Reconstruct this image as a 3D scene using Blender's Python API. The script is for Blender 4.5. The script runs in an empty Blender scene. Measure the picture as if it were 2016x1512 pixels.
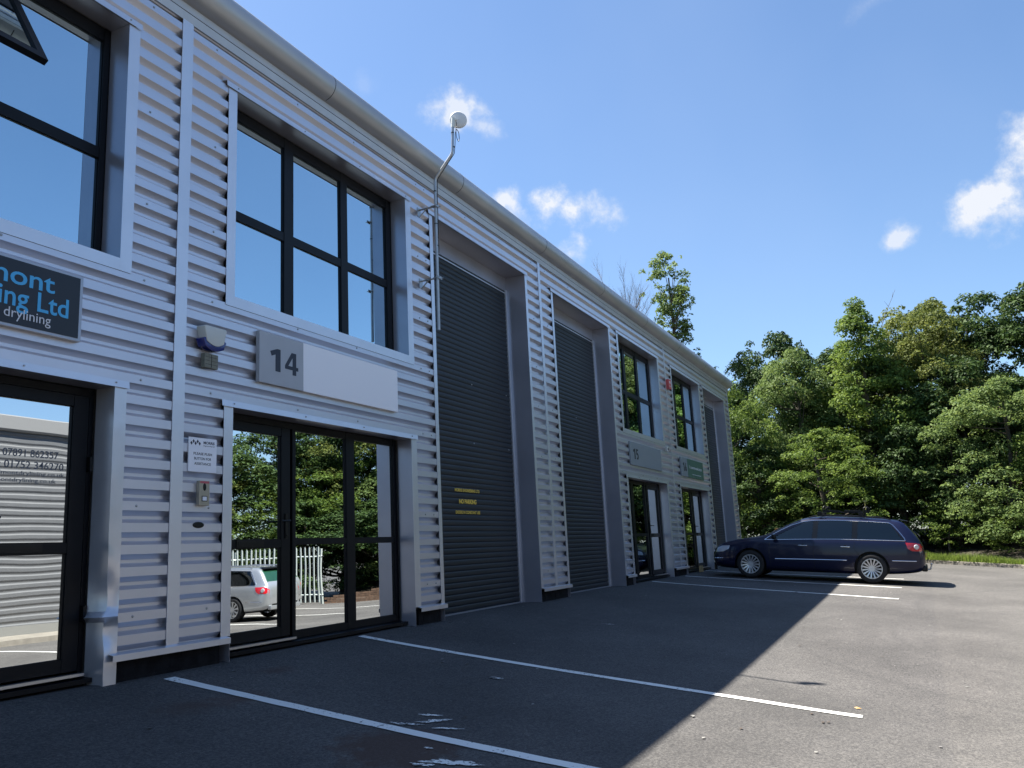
import bpy, bmesh, math, random
import numpy as np
from mathutils import Vector, Matrix
from mathutils.bvhtree import BVHTree

SC = bpy.context.scene
COL = SC.collection
R = math.radians

# ------------------------------------------------------------------ camera
fw = Vector((0.88849743, 0.41672419, 0.19212823))
rt = Vector((0.43288525, -0.90008301, -0.04960784))
up = Vector((-0.15225857, -0.12724592, 0.9801152))
cam_d = bpy.data.cameras.new('camera')
cam = bpy.data.objects.new('camera', cam_d)
COL.objects.link(cam)
cam.matrix_world = Matrix(((rt.x, up.x, -fw.x, 0.0), (rt.y, up.y, -fw.y, -5.5), (rt.z, up.z, -fw.z, 0.805), (0, 0, 0, 1)))
cam_d.sensor_width = 36
cam_d.lens = 36 * 1669.13 / 2016
cam_d.clip_start = 0.05
cam_d.clip_end = 2000
SC.camera = cam

# ------------------------------------------------------------------ world, sun, exposure
TO_SUN = Vector((0.4, 3.75, 7.03)).normalized()
SUN_EL = math.asin(TO_SUN.z)
SUN_AZ = math.atan2(TO_SUN.x, TO_SUN.y)       # clockwise from +y
world = bpy.data.worlds.new('World')
SC.world = world
world.use_nodes = True
nt = world.node_tree
nt.nodes.clear()
def wn(t, **k):
    n = nt.nodes.new(t)
    for a, b in k.items(): setattr(n, a, b)
    return n
w_out = wn('ShaderNodeOutputWorld')
w_bg = wn('ShaderNodeBackground')
w_bg.inputs['Strength'].default_value = 0.065
sky = wn('ShaderNodeTexSky', sky_type='NISHITA', sun_disc=False)
sky.sun_elevation = SUN_EL
sky.sun_rotation = SUN_AZ
sky.altitude = 50
sky.air_density = 1.0
sky.dust_density = 0.6
sky.ozone_density = 2.0
tc = wn('ShaderNodeTexCoord')
nz = wn('ShaderNodeTexNoise')
nz.inputs['Scale'].default_value = 16
nz.inputs['Detail'].default_value = 9
nz.inputs['Roughness'].default_value = 0.62
nt.links.new(tc.outputs['Generated'], nz.inputs['Vector'])
def vmath(op, a, b=None):
    n = wn('ShaderNodeVectorMath', operation=op)
    nt.links.new(a, n.inputs[0]) if not isinstance(a, tuple) else setattr(n.inputs[0], 'default_value', a)
    if b is not None:
        nt.links.new(b, n.inputs[1]) if not isinstance(b, tuple) else setattr(n.inputs[1], 'default_value', b)
    return n
def smath(op, a, b=None, c=None, clamp=False):
    n = wn('ShaderNodeMath', operation=op, use_clamp=clamp)
    for i, v in enumerate((a, b, c)):
        if v is None: continue
        if isinstance(v, (int, float)): n.inputs[i].default_value = v
        else: nt.links.new(v, n.inputs[i])
    return n.outputs[0]
# cumulus puffs: (direction, half width, half height, tilt, strength)
PUFFS = [((0.7715, 0.4093, 0.487), .040, .024, -.35, .85), ((0.762, 0.432, 0.492), .024, .014, .3, .6), ((0.790, 0.392, 0.470), .026, .016, -.3, .55),
         ((0.8323, 0.3869, 0.3969), .028, .026, 0.2, .95), ((0.8551, 0.3430, 0.3880), .036, .026, .1, 1.0), ((0.865, 0.320, 0.3830), .030, .018, -.1, 1.0), ((0.8749, 0.2978, 0.3830), .036, .024, -.45, .95),
         ((0.8830, 0.3295, 0.3343), .030, .020, -.1, .9), ((0.9440, -0.0870, 0.3165), .048, .036, .45, 1.0), ((0.9475, -0.0800, 0.3110), .040, .026, .45, 1.0), ((0.9370, -0.1120, 0.3270), .056, .050, .6, 1.0),
         ((0.9270, -0.1420, 0.3400), .055, .056, .5, 1.0),
         ((0.9491, -0.0678, 0.3075), .030, .018, .2, .95), ((0.9526, -0.0169, 0.3038), .024, .016, .2, .8), ((0.7077, 0.4908, 0.5083), .020, .018, .6, .10),
         ((0.8532, -0.0162, 0.5213), .05, .016, .4, .16), ((0.30, -0.80, 0.52), .10, .04, .2, .5), ((-0.5, -0.6, 0.6), .2, .1, .2, .8)]
tot = None
gen = tc.outputs['Generated']
wob = smath('MULTIPLY', smath('SUBTRACT', nz.outputs['Fac'], 0.5), 4.0)
for d, a, b, tilt, st in PUFFS:
    D = Vector(d).normalized()
    rr = D.cross(Vector((0, 0, 1))).normalized()
    uu = rr.cross(D).normalized()
    r2 = rr * math.cos(tilt) + uu * math.sin(tilt)
    u2 = -rr * math.sin(tilt) + uu * math.cos(tilt)
    df = vmath('SUBTRACT', gen, tuple(D)).outputs[0]
    x = vmath('DOT_PRODUCT', df, tuple(r2 / a)).outputs['Value']
    y = vmath('DOT_PRODUCT', df, tuple(u2 / b)).outputs['Value']
    dd = smath('SQRT', smath('ADD', smath('MULTIPLY', x, x), smath('MULTIPLY', y, y)))
    # flat-ish, softer underside
    m = smath('MULTIPLY', smath('SUBTRACT', smath('ADD', 1.0, wob), dd), 1.1, clamp=True)
    m = smath('MULTIPLY', smath('MULTIPLY', m, m), st)
    m = smath('MULTIPLY', m, smath('LESS_THAN', dd, 3.0))
    tot = m if tot is None else smath('MAXIMUM', tot, m)
# faint whitish veil in patches
nz2 = wn('ShaderNodeTexNoise')
nz2.inputs['Scale'].default_value = 2.2
nz2.inputs['Detail'].default_value = 4
nt.links.new(gen, nz2.inputs['Vector'])
veil = smath('MULTIPLY', smath('SUBTRACT', nz2.outputs['Fac'], 0.42, clamp=True), 0.42)
# even colour tint over the whole sky
skyt = wn('ShaderNodeMixRGB', blend_type='MULTIPLY')
skyt.inputs['Fac'].default_value = 1
skyt.inputs['Color2'].default_value = (.78, .89, .98, 1)
nt.links.new(sky.outputs[0], skyt.inputs['Color1'])
mixv = wn('ShaderNodeMixRGB')
mixv.inputs['Color2'].default_value = (3.0, 3.8, 5.2, 1)
nt.links.new(veil, mixv.inputs['Fac'])
nt.links.new(skyt.outputs[0], mixv.inputs['Color1'])
mixc = wn('ShaderNodeMixRGB')
mixc.inputs['Color2'].default_value = (4.3, 4.5, 4.9, 1)
nt.links.new(tot, mixc.inputs['Fac'])
nt.links.new(mixv.outputs[0], mixc.inputs['Color1'])
nt.links.new(mixc.outputs[0], w_bg.inputs['Color'])
nt.links.new(w_bg.outputs[0], w_out.inputs[0])

sun_d = bpy.data.lights.new('sun', 'SUN')
sun_d.energy = 5.0
sun_d.angle = R(0.53)
sun_d.color = (1.0, 0.94, 0.84)
sun = bpy.data.objects.new('sun', sun_d)
COL.objects.link(sun)
sun.rotation_euler = TO_SUN.to_track_quat('Z', 'Y').to_euler()

SC.view_settings.view_transform = 'Standard'
SC.view_settings.look = 'None'
SC.view_settings.gamma = 1
SC.view_settings.use_curve_mapping = False
SC.view_settings.exposure = 1.65
SC.cycles.use_denoising = True
SC.cycles.max_bounces = 8
SC.cycles.diffuse_bounces = 3
SC.cycles.glossy_bounces = 4
SC.cycles.transparent_max_bounces = 12
SC.cycles.transmission_bounces = 4
SC.cycles.caustics_reflective = False
SC.cycles.caustics_refractive = False

# ------------------------------------------------------------------ helpers
class MB:
    def __init__(s): s.v = []; s.f = []; s.m = []
    def add(s, vs, fs, mi=0):
        o = len(s.v)
        s.v += [tuple(v) for v in vs]
        s.f += [tuple(i + o for i in f) for f in fs]
        s.m += [mi] * len(fs)
    def box(s, x0, x1, y0, y1, z0, z1, mi=0):
        s.add([(x0, y0, z0), (x1, y0, z0), (x1, y1, z0), (x0, y1, z0), (x0, y0, z1), (x1, y0, z1), (x1, y1, z1), (x0, y1, z1)],
              [(0, 3, 2, 1), (4, 5, 6, 7), (0, 1, 5, 4), (1, 2, 6, 5), (2, 3, 7, 6), (3, 0, 4, 7)], mi)
    def tube(s, pts, r, n=10, mi=0, cap=True):
        pts = [Vector(p) for p in pts]
        rs = r if isinstance(r, (list, tuple)) else [r] * len(pts)
        vs = []; prev = None
        for i, p in enumerate(pts):
            t = (pts[min(i + 1, len(pts) - 1)] - pts[max(i - 1, 0)]).normalized()
            if prev is None:
                a = Vector((0, 0, 1)) if abs(t.z) < .9 else Vector((1, 0, 0))
                u = t.cross(a).normalized()
            else:
                u = (prev - t * prev.dot(t)).normalized()
            prev = u
            w = t.cross(u)
            for k in range(n):
                an = 2 * math.pi * k / n
                vs.append(p + (u * math.cos(an) + w * math.sin(an)) * rs[i])
        fs = []
        for i in range(len(pts) - 1):
            for k in range(n):
                fs.append((i * n + k, i * n + (k + 1) % n, (i + 1) * n + (k + 1) % n, (i + 1) * n + k))
        if cap:
            fs.append(tuple(reversed(range(n)))); fs.append(tuple((len(pts) - 1) * n + k for k in range(n)))
        s.add(vs, fs, mi)
    def prism_x(s, prof, x0, x1, mi=0, cap=True, closed=True):
        n = len(prof)
        vs = [(x0, y, z) for y, z in prof] + [(x1, y, z) for y, z in prof]
        fs = [(i, (i + 1) % n, n + (i + 1) % n, n + i) for i in range(n if closed else n - 1)]
        if cap and closed: fs += [tuple(reversed(range(n))), tuple(range(n, 2 * n))]
        s.add(vs, fs, mi)
    def lathe(s, prof, c, axis='z', n=24, mi=0, a0=0, a1=2 * math.pi):
        vs = []; full = abs(a1 - a0 - 2 * math.pi) < 1e-6
        m = n if full else n + 1
        for r, h in prof:
            for k in range(m):
                an = a0 + (a1 - a0) * k / n
                p = (r * math.cos(an), r * math.sin(an), h)
                if axis == 'y': p = (p[0], p[2], p[1])
                elif axis == 'x': p = (p[2], p[0], p[1])
                vs.append((c[0] + p[0], c[1] + p[1], c[2] + p[2]))
        fs = []
        for i in range(len(prof) - 1):
            for k in range(n):
                k2 = (k + 1) % m
                fs.append((i * m + k, i * m + k2, (i + 1) * m + k2, (i + 1) * m + k))
        s.add(vs, fs, mi)
    def build(s, name, mats, parent=None, smooth=False, bevel=0, loc=None):
        me = bpy.data.meshes.new(name)
        me.from_pydata(s.v, [], s.f)
        if not isinstance(mats, (list, tuple)): mats = [mats]
        for m in mats: me.materials.append(m)
        me.polygons.foreach_set('material_index', s.m)
        me.update()
        bm = bmesh.new(); bm.from_mesh(me)
        bmesh.ops.remove_doubles(bm, verts=bm.verts, dist=1e-5)
        bmesh.ops.recalc_face_normals(bm, faces=bm.faces)
        if bevel:
            es = [e for e in bm.edges if len(e.link_faces) == 2 and e.calc_face_angle() > .6]
            bmesh.ops.bevel(bm, geom=es, offset=bevel, segments=2, affect='EDGES', profile=.6, clamp_overlap=True)
        bm.to_mesh(me); bm.free()
        if smooth:
            me.polygons.foreach_set('use_smooth', [True] * len(me.polygons))
            try: me.set_sharp_from_angle(angle=R(smooth if smooth is not True else 40))
            except Exception: pass
        o = bpy.data.objects.new(name, me)
        COL.objects.link(o)
        if parent is not None: o.parent = parent
        if loc is not None: o.location = loc
        return o

def tag(o, label=None, cat=None, group=None, kind=None):
    if label: o['label'] = label
    if cat: o['category'] = cat
    if group: o['group'] = group
    if kind: o['kind'] = kind
    return o
def empty(name, loc=(0, 0, 0), rz=0, **k):
    o = bpy.data.objects.new(name, None)
    COL.objects.link(o)
    o.empty_display_size = .2
    o.location = loc; o.rotation_euler = (0, 0, rz)
    return tag(o, **k) if k else o
def copy_tree(o, parent=None):
    c = o.copy(); COL.objects.link(c)
    if parent is not None: c.parent = parent
    for ch in list(o.children): copy_tree(ch, c)
    return c

def mat(name, col, rough=.6, metal=0., spec=None, coat=0., noise=None, bump=None, noise_scale=5., bump_scale=60., bump_d=.002, col2=None, trans=None, emis=None):
    m = bpy.data.materials.new(name); m.use_nodes = True
    t = m.node_tree; b = t.nodes['Principled BSDF']
    b.inputs['Base Color'].default_value = (*col, 1)
    b.inputs['Roughness'].default_value = rough
    b.inputs['Metallic'].default_value = metal
    if spec is not None: b.inputs['Specular IOR Level'].default_value = spec
    if coat: b.inputs['Coat Weight'].default_value = coat; b.inputs['Coat Roughness'].default_value = .04
    if noise:
        tc_ = t.nodes.new('ShaderNodeTexCoord')
        n = t.nodes.new('ShaderNodeTexNoise'); n.inputs['Scale'].default_value = noise_scale; n.inputs['Detail'].default_value = 6
        t.links.new(tc_.outputs['Object'], n.inputs['Vector'])
        r = t.nodes.new('ShaderNodeValToRGB')
        c2 = col2 or tuple(min(1, c * (1 + noise)) for c in col)
        r.color_ramp.elements[0].color = (*[c * (1 - noise) for c in col], 1)
        r.color_ramp.elements[1].color = (*c2, 1)
        r.color_ramp.elements[0].position = .3; r.color_ramp.elements[1].position = .7
        t.links.new(n.outputs['Fac'], r.inputs['Fac']); t.links.new(r.outputs['Color'], b.inputs['Base Color'])
    if bump:
        tc_ = t.nodes.new('ShaderNodeTexCoord')
        n = t.nodes.new('ShaderNodeTexNoise'); n.inputs['Scale'].default_value = bump_scale; n.inputs['Detail'].default_value = 4
        t.links.new(tc_.outputs['Object'], n.inputs['Vector'])
        bp = t.nodes.new('ShaderNodeBump'); bp.inputs['Strength'].default_value = bump; bp.inputs['Distance'].default_value = bump_d
        t.links.new(n.outputs['Fac'], bp.inputs['Height']); t.links.new(bp.outputs[0], b.inputs['Normal'])
    return m

M = {}
M['clad'] = mat('silver_cladding', (.66, .66, .715), .38, .74, noise=.035, noise_scale=1.6, bump=.25, bump_scale=3.0, bump_d=.004)
M['trim'] = mat('silver_flashing', (.72, .725, .77), .36, .68, noise=.04, noise_scale=2.2, bump=.35, bump_scale=4.0, bump_d=.004)
M['reveal'] = mat('reveal_metal', (.42, .43, .50), .30, .6, noise=.10, noise_scale=1.3, bump=.4, bump_scale=2.5, bump_d=.006)
M['soffit'] = mat('eaves_metal', (.44, .44, .45), .42, .4, noise=.10, noise_scale=1.4, bump=.2, bump_scale=2.0, bump_d=.004)
M['strip'] = mat('eaves_flashing', (.50, .49, .50), .42, .5, noise=.05)
M['seam'] = mat('dark_seam', (.03, .03, .035), .7)
M['frame'] = mat('anthracite_frame', (.006, .007, .0095), .40, 0, spec=.2, noise=.08)
M['shutter'] = mat('anthracite_shutter', (.011, .015, .020), .5, .0, noise=.12, noise_scale=2.0)
M['plinth'] = mat('black_brick_plinth', (.010, .010, .012), .85, spec=.2, bump=.6, bump_scale=25, bump_d=.01, noise=.5, noise_scale=9)
M['interior'] = mat('interior_plaster', (.30, .29, .27), .9)
M['black'] = mat('black_plastic', (.006, .006, .007), .35, spec=.3)
M['rubber'] = mat('rubber', (.015, .015, .016), .8)
M['white_pl'] = mat('white_plastic', (.62, .63, .58), .4, noise=.04)
M['blue_pl'] = mat('blue_lens', (.010, .015, .16), .2, coat=.5)
M['grey_pl'] = mat('grey_plastic', (.19, .19, .15), .6, noise=.2, noise_scale=30)
M['sign_grey'] = mat('sign_grey', (.42, .44, .47), .45, noise=.03)
M['sign_white'] = mat('sign_white', (.93, .93, .96), .40)
M['sign_dark'] = mat('sign_dark', (.012, .014, .020), .35)
M['sign_edge'] = mat('sign_edge_metal', (.42, .43, .47), .35, .5)
M['txt_dark'] = mat('lettering_dark', (.022, .028, .045), .5)
M['txt_black'] = mat('lettering_black', (.008, .008, .012), .5)
M['txt_blue'] = mat('lettering_blue', (.08, .46, .80), .5)
M['txt_white'] = mat('lettering_white', (.72, .72, .74), .45)
M['txt_yellow'] = mat('lettering_yellow', (.95, .66, .10), .5)
M['green_sign'] = mat('sign_green', (.07, .15, .115), .45)
M['gold'] = mat('intercom_brass', (.42, .38, .30), .35, .5)
M['galv'] = mat('galvanised_steel', (.42, .43, .44), .38, .7, noise=.12, noise_scale=14)
M['red'] = mat('red_plastic', (.60, .10, .10), .4)
M['orange'] = mat('orange_plastic', (.85, .30, .02), .35)
M['paintline'] = mat('road_paint', (.66, .66, .64), .7, bump=.4, bump_scale=80, bump_d=.002)
M['steel'] = mat('brushed_steel', (.55, .56, .58), .3, .9)

# worn paint with small holes of colour from the asphalt showing
def worn_paint(name, thr):
    m = bpy.data.materials.new(name); m.use_nodes = True
    t = m.node_tree; b = t.nodes['Principled BSDF']; b.inputs['Roughness'].default_value = .75
    tc_ = t.nodes.new('ShaderNodeTexCoord')
    n = t.nodes.new('ShaderNodeTexNoise'); n.inputs['Scale'].default_value = 38; n.inputs['Detail'].default_value = 8; n.inputs['Roughness'].default_value = .7
    n3 = t.nodes.new('ShaderNodeTexNoise'); n3.inputs['Scale'].default_value = 2.5; n3.inputs['Detail'].default_value = 3
    t.links.new(tc_.outputs['Object'], n.inputs['Vector']); t.links.new(tc_.outputs['Object'], n3.inputs['Vector'])
    ad = t.nodes.new('ShaderNodeMath'); ad.operation = 'MULTIPLY_ADD'; ad.inputs[1].default_value = .5
    t.links.new(n3.outputs['Fac'], ad.inputs[0]); t.links.new(n.outputs['Fac'], ad.inputs[2])
    r = t.nodes.new('ShaderNodeValToRGB')
    r.color_ramp.elements[0].position = thr; r.color_ramp.elements[0].color = (.10, .10, .10, 1)
    r.color_ramp.elements[1].position = thr + .07; r.color_ramp.elements[1].color = (.84, .84, .80, 1)
    t.links.new(ad.outputs[0], r.inputs['Fac']); t.links.new(r.outputs[0], b.inputs['Base Color'])
    return m
M['line'] = worn_paint('parking_line_paint', .585)
M['oldpaint'] = worn_paint('flaking_paint', .68)

def asphalt_mat():
    m = bpy.data.materials.new('asphalt'); m.use_nodes = True
    t = m.node_tree; b = t.nodes['Principled BSDF']; b.inputs['Roughness'].default_value = .82
    b.inputs['Specular IOR Level'].default_value = .35
    def N(ty, **k):
        n = t.nodes.new(ty)
        for a, v in k.items(): n.inputs[a].default_value = v
        return n
    tc_ = t.nodes.new('ShaderNodeTexCoord'); P = tc_.outputs['Object']
    fine = N('ShaderNodeTexNoise', Scale=46., Detail=4., Roughness=.9)
    mid = N('ShaderNodeTexNoise', Scale=9., Detail=6., Roughness=.65)
    big = N('ShaderNodeTexNoise', Scale=.55, Detail=5., Roughness=.55)
    for n in (fine, mid, big): t.links.new(P, n.inputs['Vector'])
    r = t.nodes.new('ShaderNodeValToRGB')
    e = r.color_ramp.elements
    e[0].position = .36; e[0].color = (.067, .065, .0635, 1)
    e[1].position = .66; e[1].color = (.100, .0965, .0935, 1)
    t.links.new(big.outputs['Fac'], r.inputs['Fac'])
    # grit
    mx = t.nodes.new('ShaderNodeMixRGB'); mx.blend_type = 'MULTIPLY'; mx.inputs['Fac'].default_value = 1
    rf = t.nodes.new('ShaderNodeValToRGB'); e = rf.color_ramp.elements
    e[0].position = .42; e[0].color = (.64, .64, .65, 1); e[1].position = .60; e[1].color = (1.62, 1.60, 1.55, 1)
    t.links.new(fine.outputs['Fac'], rf.inputs['Fac'])
    t.links.new(r.outputs[0], mx.inputs['Color1']); t.links.new(rf.outputs[0], mx.inputs['Color2'])
    mx2 = t.nodes.new('ShaderNodeMixRGB'); mx2.blend_type = 'MULTIPLY'; mx2.inputs['Fac'].default_value = 1
    rm = t.nodes.new('ShaderNodeValToRGB'); e = rm.color_ramp.elements
    e[0].position = .3; e[0].color = (.86, .86, .87, 1); e[1].position = .72; e[1].color = (1.12, 1.11, 1.1, 1)
    t.links.new(mid.outputs['Fac'], rm.inputs['Fac'])
    t.links.new(mx.outputs[0], mx2.inputs['Color1']); t.links.new(rm.outputs[0], mx2.inputs['Color2'])
    last = mx2.outputs[0]
    # pale bits of grit
    vo = t.nodes.new('ShaderNodeTexVoronoi'); vo.inputs['Scale'].default_value = 34
    t.links.new(P, vo.inputs['Vector'])
    vn = N('ShaderNodeTexNoise', Scale=7., Detail=2.); t.links.new(P, vn.inputs['Vector'])
    lt = t.nodes.new('ShaderNodeMath'); lt.operation = 'LESS_THAN'
    mm = t.nodes.new('ShaderNodeMath'); mm.operation = 'MULTIPLY_ADD'; mm.inputs[1].default_value = .26; mm.inputs[2].default_value = -.08
    t.links.new(vn.outputs['Fac'], mm.inputs[0]); t.links.new(vo.outputs['Distance'], lt.inputs[0]); t.links.new(mm.outputs[0], lt.inputs[1])
    mg = t.nodes.new('ShaderNodeMixRGB'); mg.inputs['Color2'].default_value = (.30, .295, .28, 1)
    t.links.new(lt.outputs[0], mg.inputs['Fac']); t.links.new(last, mg.inputs['Color1']); last = mg.outputs[0]
    # paving joints and rust / oil stains (each at a place on the ground)
    sep = t.nodes.new('ShaderNodeSeparateXYZ'); t.links.new(P, sep.inputs[0])
    def M_(op, a, b_=None, c_=None, cl=False):
        n = t.nodes.new('ShaderNodeMath'); n.operation = op; n.use_clamp = cl
        for i, v in enumerate((a, b_, c_)):
            if v is None: continue
            if isinstance(v, (int, float)): n.inputs[i].default_value = v
            else: t.links.new(v, n.inputs[i])
        return n.outputs[0]
    def stain(cx, cy, rx, ry, col, st, soft=1.2):
        nonlocal last
        dx = M_('DIVIDE', M_('SUBTRACT', sep.outputs[0], cx), rx); dy = M_('DIVIDE', M_('SUBTRACT', sep.outputs[1], cy), ry)
        d = M_('SQRT', M_('ADD', M_('MULTIPLY', dx, dx), M_('MULTIPLY', dy, dy)))
        d = M_('ADD', d, M_('MULTIPLY', M_('SUBTRACT', mid.outputs['Fac'], .5), 1.6))
        f = M_('MULTIPLY', M_('MULTIPLY', M_('SUBTRACT', 1.0, d), soft, cl=True), st)
        q = t.nodes.new('ShaderNodeMixRGB'); q.inputs['Color2'].default_value = (*col, 1)
        t.links.new(f, q.inputs['Fac']); t.links.new(last, q.inputs['Color1']); last = q.outputs[0]
    stain(4.62, -2.45, .50, .42, (.075, .042, .030), .75, 2.5)
    stain(4.9, -0.92, .35, .22, (.085, .045, .033), .6)
    stain(4.5, -0.85, .35, .22, (.075, .045, .033), .5)
    stain(5.8, -0.5, .25, .14, (.085, .045, .033), .5)
    for cx, cy, rx, ry in ((16, -1.7, 2.2, .8), (11, -1.2, 2.0, .6), (13.5, -4.6, 1.6, .25), (10, -7.5, 3, 1.2), (20, -9, 4, .8), (8, -1.4, 1.0, .4)):
        stain(cx, cy, rx, ry, (.060, .058, .056), .55, .8)
    def tyre(cx, cy, r, w, st, y0):
        nonlocal last
        dx = M_('SUBTRACT', sep.outputs[0], cx); dy = M_('SUBTRACT', sep.outputs[1], cy)
        d = M_('SQRT', M_('ADD', M_('MULTIPLY', dx, dx), M_('MULTIPLY', dy, dy)))
        d = M_('ABSOLUTE', M_('SUBTRACT', d, r))
        f = M_('SUBTRACT', 1.0, M_('DIVIDE', d, w), cl=True)
        f = M_('MULTIPLY', M_('MULTIPLY', f, M_('GREATER_THAN', dy, y0)), M_('MULTIPLY', M_('MULTIPLY_ADD', big.outputs['Fac'], 4.0, -1.5, True), st))
        q = t.nodes.new('ShaderNodeMixRGB'); q.inputs['Color2'].default_value = (.040, .040, .040, 1)
        t.links.new(f, q.inputs['Fac']); t.links.new(last, q.inputs['Color1']); last = q.outputs[0]
    tyre(12.6, -8.3, 4.6, .09, .45, .6)
    tyre(13.6, -9.6, 4.7, .10, .30, .6)
    tyre(17.5, -10.4, 5.2, .12, .35, 1.0)
    # long construction seam parallel to the building, slight tone change
    sm = M_('MULTIPLY', M_('GREATER_THAN', M_('ADD', sep.outputs[1], M_('MULTIPLY', mid.outputs['Fac'], .25)), -5.35), 1)
    q = t.nodes.new('ShaderNodeMixRGB'); q.blend_type = 'MULTIPLY'; q.inputs['Color2'].default_value = (.90, .905, .92, 1)
    t.links.new(sm, q.inputs['Fac']); t.links.new(last, q.inputs['Color1']); last = q.outputs[0]
    t.links.new(last, b.inputs['Base Color'])
    bp = t.nodes.new('ShaderNodeBump'); bp.inputs['Strength'].default_value = .55; bp.inputs['Distance'].default_value = .008
    t.links.new(fine.outputs['Fac'], bp.inputs['Height']); t.links.new(bp.outputs[0], b.inputs['Normal'])
    return m
M['asphalt'] = asphalt_mat()

def glass_mat(name, refl=.5, tint=(.10, .12, .11), wav=.0, ws=1.2, gt=(.92, .97, 1.)):
    m = bpy.data.materials.new(name); m.use_nodes = True
    t = m.node_tree; t.nodes.clear()
    o = t.nodes.new('ShaderNodeOutputMaterial'); mx = t.nodes.new('ShaderNodeMixShader')
    tr = t.nodes.new('ShaderNodeBsdfTransparent'); tr.inputs[0].default_value = (*tint, 1)
    gl = t.nodes.new('ShaderNodeBsdfGlossy'); gl.inputs['Roughness'].default_value = .0; gl.inputs['Color'].default_value = (*gt, 1)
    fr = t.nodes.new('ShaderNodeFresnel'); fr.inputs['IOR'].default_value = 1.5
    ma = t.nodes.new('ShaderNodeMath'); ma.operation = 'MULTIPLY_ADD'; ma.use_clamp = True
    ma.inputs[1].default_value = 1 - refl; ma.inputs[2].default_value = refl
    t.links.new(fr.outputs[0], ma.inputs[0]); t.links.new(ma.outputs[0], mx.inputs[0])
    t.links.new(tr.outputs[0], mx.inputs[1]); t.links.new(gl.outputs[0], mx.inputs[2]); t.links.new(mx.outputs[0], o.inputs[0])
    if wav:
        tc_ = t.nodes.new('ShaderNodeTexCoord'); n = t.nodes.new('ShaderNodeTexNoise')
        n.inputs['Scale'].default_value = ws; n.inputs['Detail'].default_value = 1.0
        t.links.new(tc_.outputs['Object'], n.inputs['Vector'])
        bp = t.nodes.new('ShaderNodeBump'); bp.inputs['Strength'].default_value = 1; bp.inputs['Distance'].default_value = wav
        t.links.new(n.outputs['Fac'], bp.inputs['Height']); t.links.new(bp.outputs[0], gl.inputs['Normal']); t.links.new(bp.outputs[0], fr.inputs['Normal'])
    return m
M['glass'] = glass_mat('window_glass', .78, wav=.0014, gt=(.70, .90, 1.))
M['glass_door'] = glass_mat('door_glass', .76, wav=.0007, ws=1.6)
M['carglass'] = glass_mat('car_glass', .04, (.25, .5, .35))

def leaf_mat(name, dark, light, trans=.35, rough=.6):
    m = bpy.data.materials.new(name); m.use_nodes = True
    t = m.node_tree; t.nodes.clear()
    o = t.nodes.new('ShaderNodeOutputMaterial')
    b = t.nodes.new('ShaderNodeBsdfPrincipled'); b.inputs['Roughness'].default_value = rough; b.inputs['Specular IOR Level'].default_value = .18
    tl = t.nodes.new('ShaderNodeBsdfTranslucent')
    at = t.nodes.new('ShaderNodeAttribute'); at.attribute_name = 'leaf'
    r = t.nodes.new('ShaderNodeValToRGB'); r.color_ramp.elements[0].color = (*dark, 1); r.color_ramp.elements[1].color = (*light, 1)
    t.links.new(at.outputs['Fac'], r.inputs['Fac'])
    t.links.new(r.outputs[0], b.inputs['Base Color'])
    hs = t.nodes.new('ShaderNodeHueSaturation'); hs.inputs['Value'].default_value = 1.5; hs.inputs['Hue'].default_value = .49
    t.links.new(r.outputs[0], hs.inputs['Color']); t.links.new(hs.outputs[0], tl.inputs[0])
    mx = t.nodes.new('ShaderNodeMixShader'); mx.inputs[0].default_value = trans
    t.links.new(b.outputs[0], mx.inputs[1]); t.links.new(tl.outputs[0], mx.inputs[2]); t.links.new(mx.outputs[0], o.inputs[0])
    return m
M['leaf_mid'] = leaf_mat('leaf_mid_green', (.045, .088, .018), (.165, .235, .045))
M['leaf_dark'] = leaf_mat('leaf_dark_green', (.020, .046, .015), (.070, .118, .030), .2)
M['leaf_pale'] = leaf_mat('leaf_pale_green', (.052, .095, .028), (.175, .24, .070))
M['leaf_olive'] = leaf_mat('leaf_olive_green', (.052, .080, .020), (.165, .19, .045))
M['grass'] = leaf_mat('grass_blade', (.085, .14, .025), (.20, .27, .055), .4)
M['bark'] = mat('bark', (.075, .062, .048), .9, noise=.35, noise_scale=8, bump=.8, bump_scale=20, bump_d=.02)
M['twig'] = mat('bare_twig', (.11, .09, .075), .9)
M['soil'] = mat('woodland_soil', (.035, .030, .018), .95, noise=.5, noise_scale=4, bump=.8, bump_scale=8, bump_d=.05)
M['kerb'] = mat('concrete_kerb', (.22, .20, .17), .85, noise=.18, noise_scale=5, bump=.5, bump_scale=40, bump_d=.004)

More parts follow.
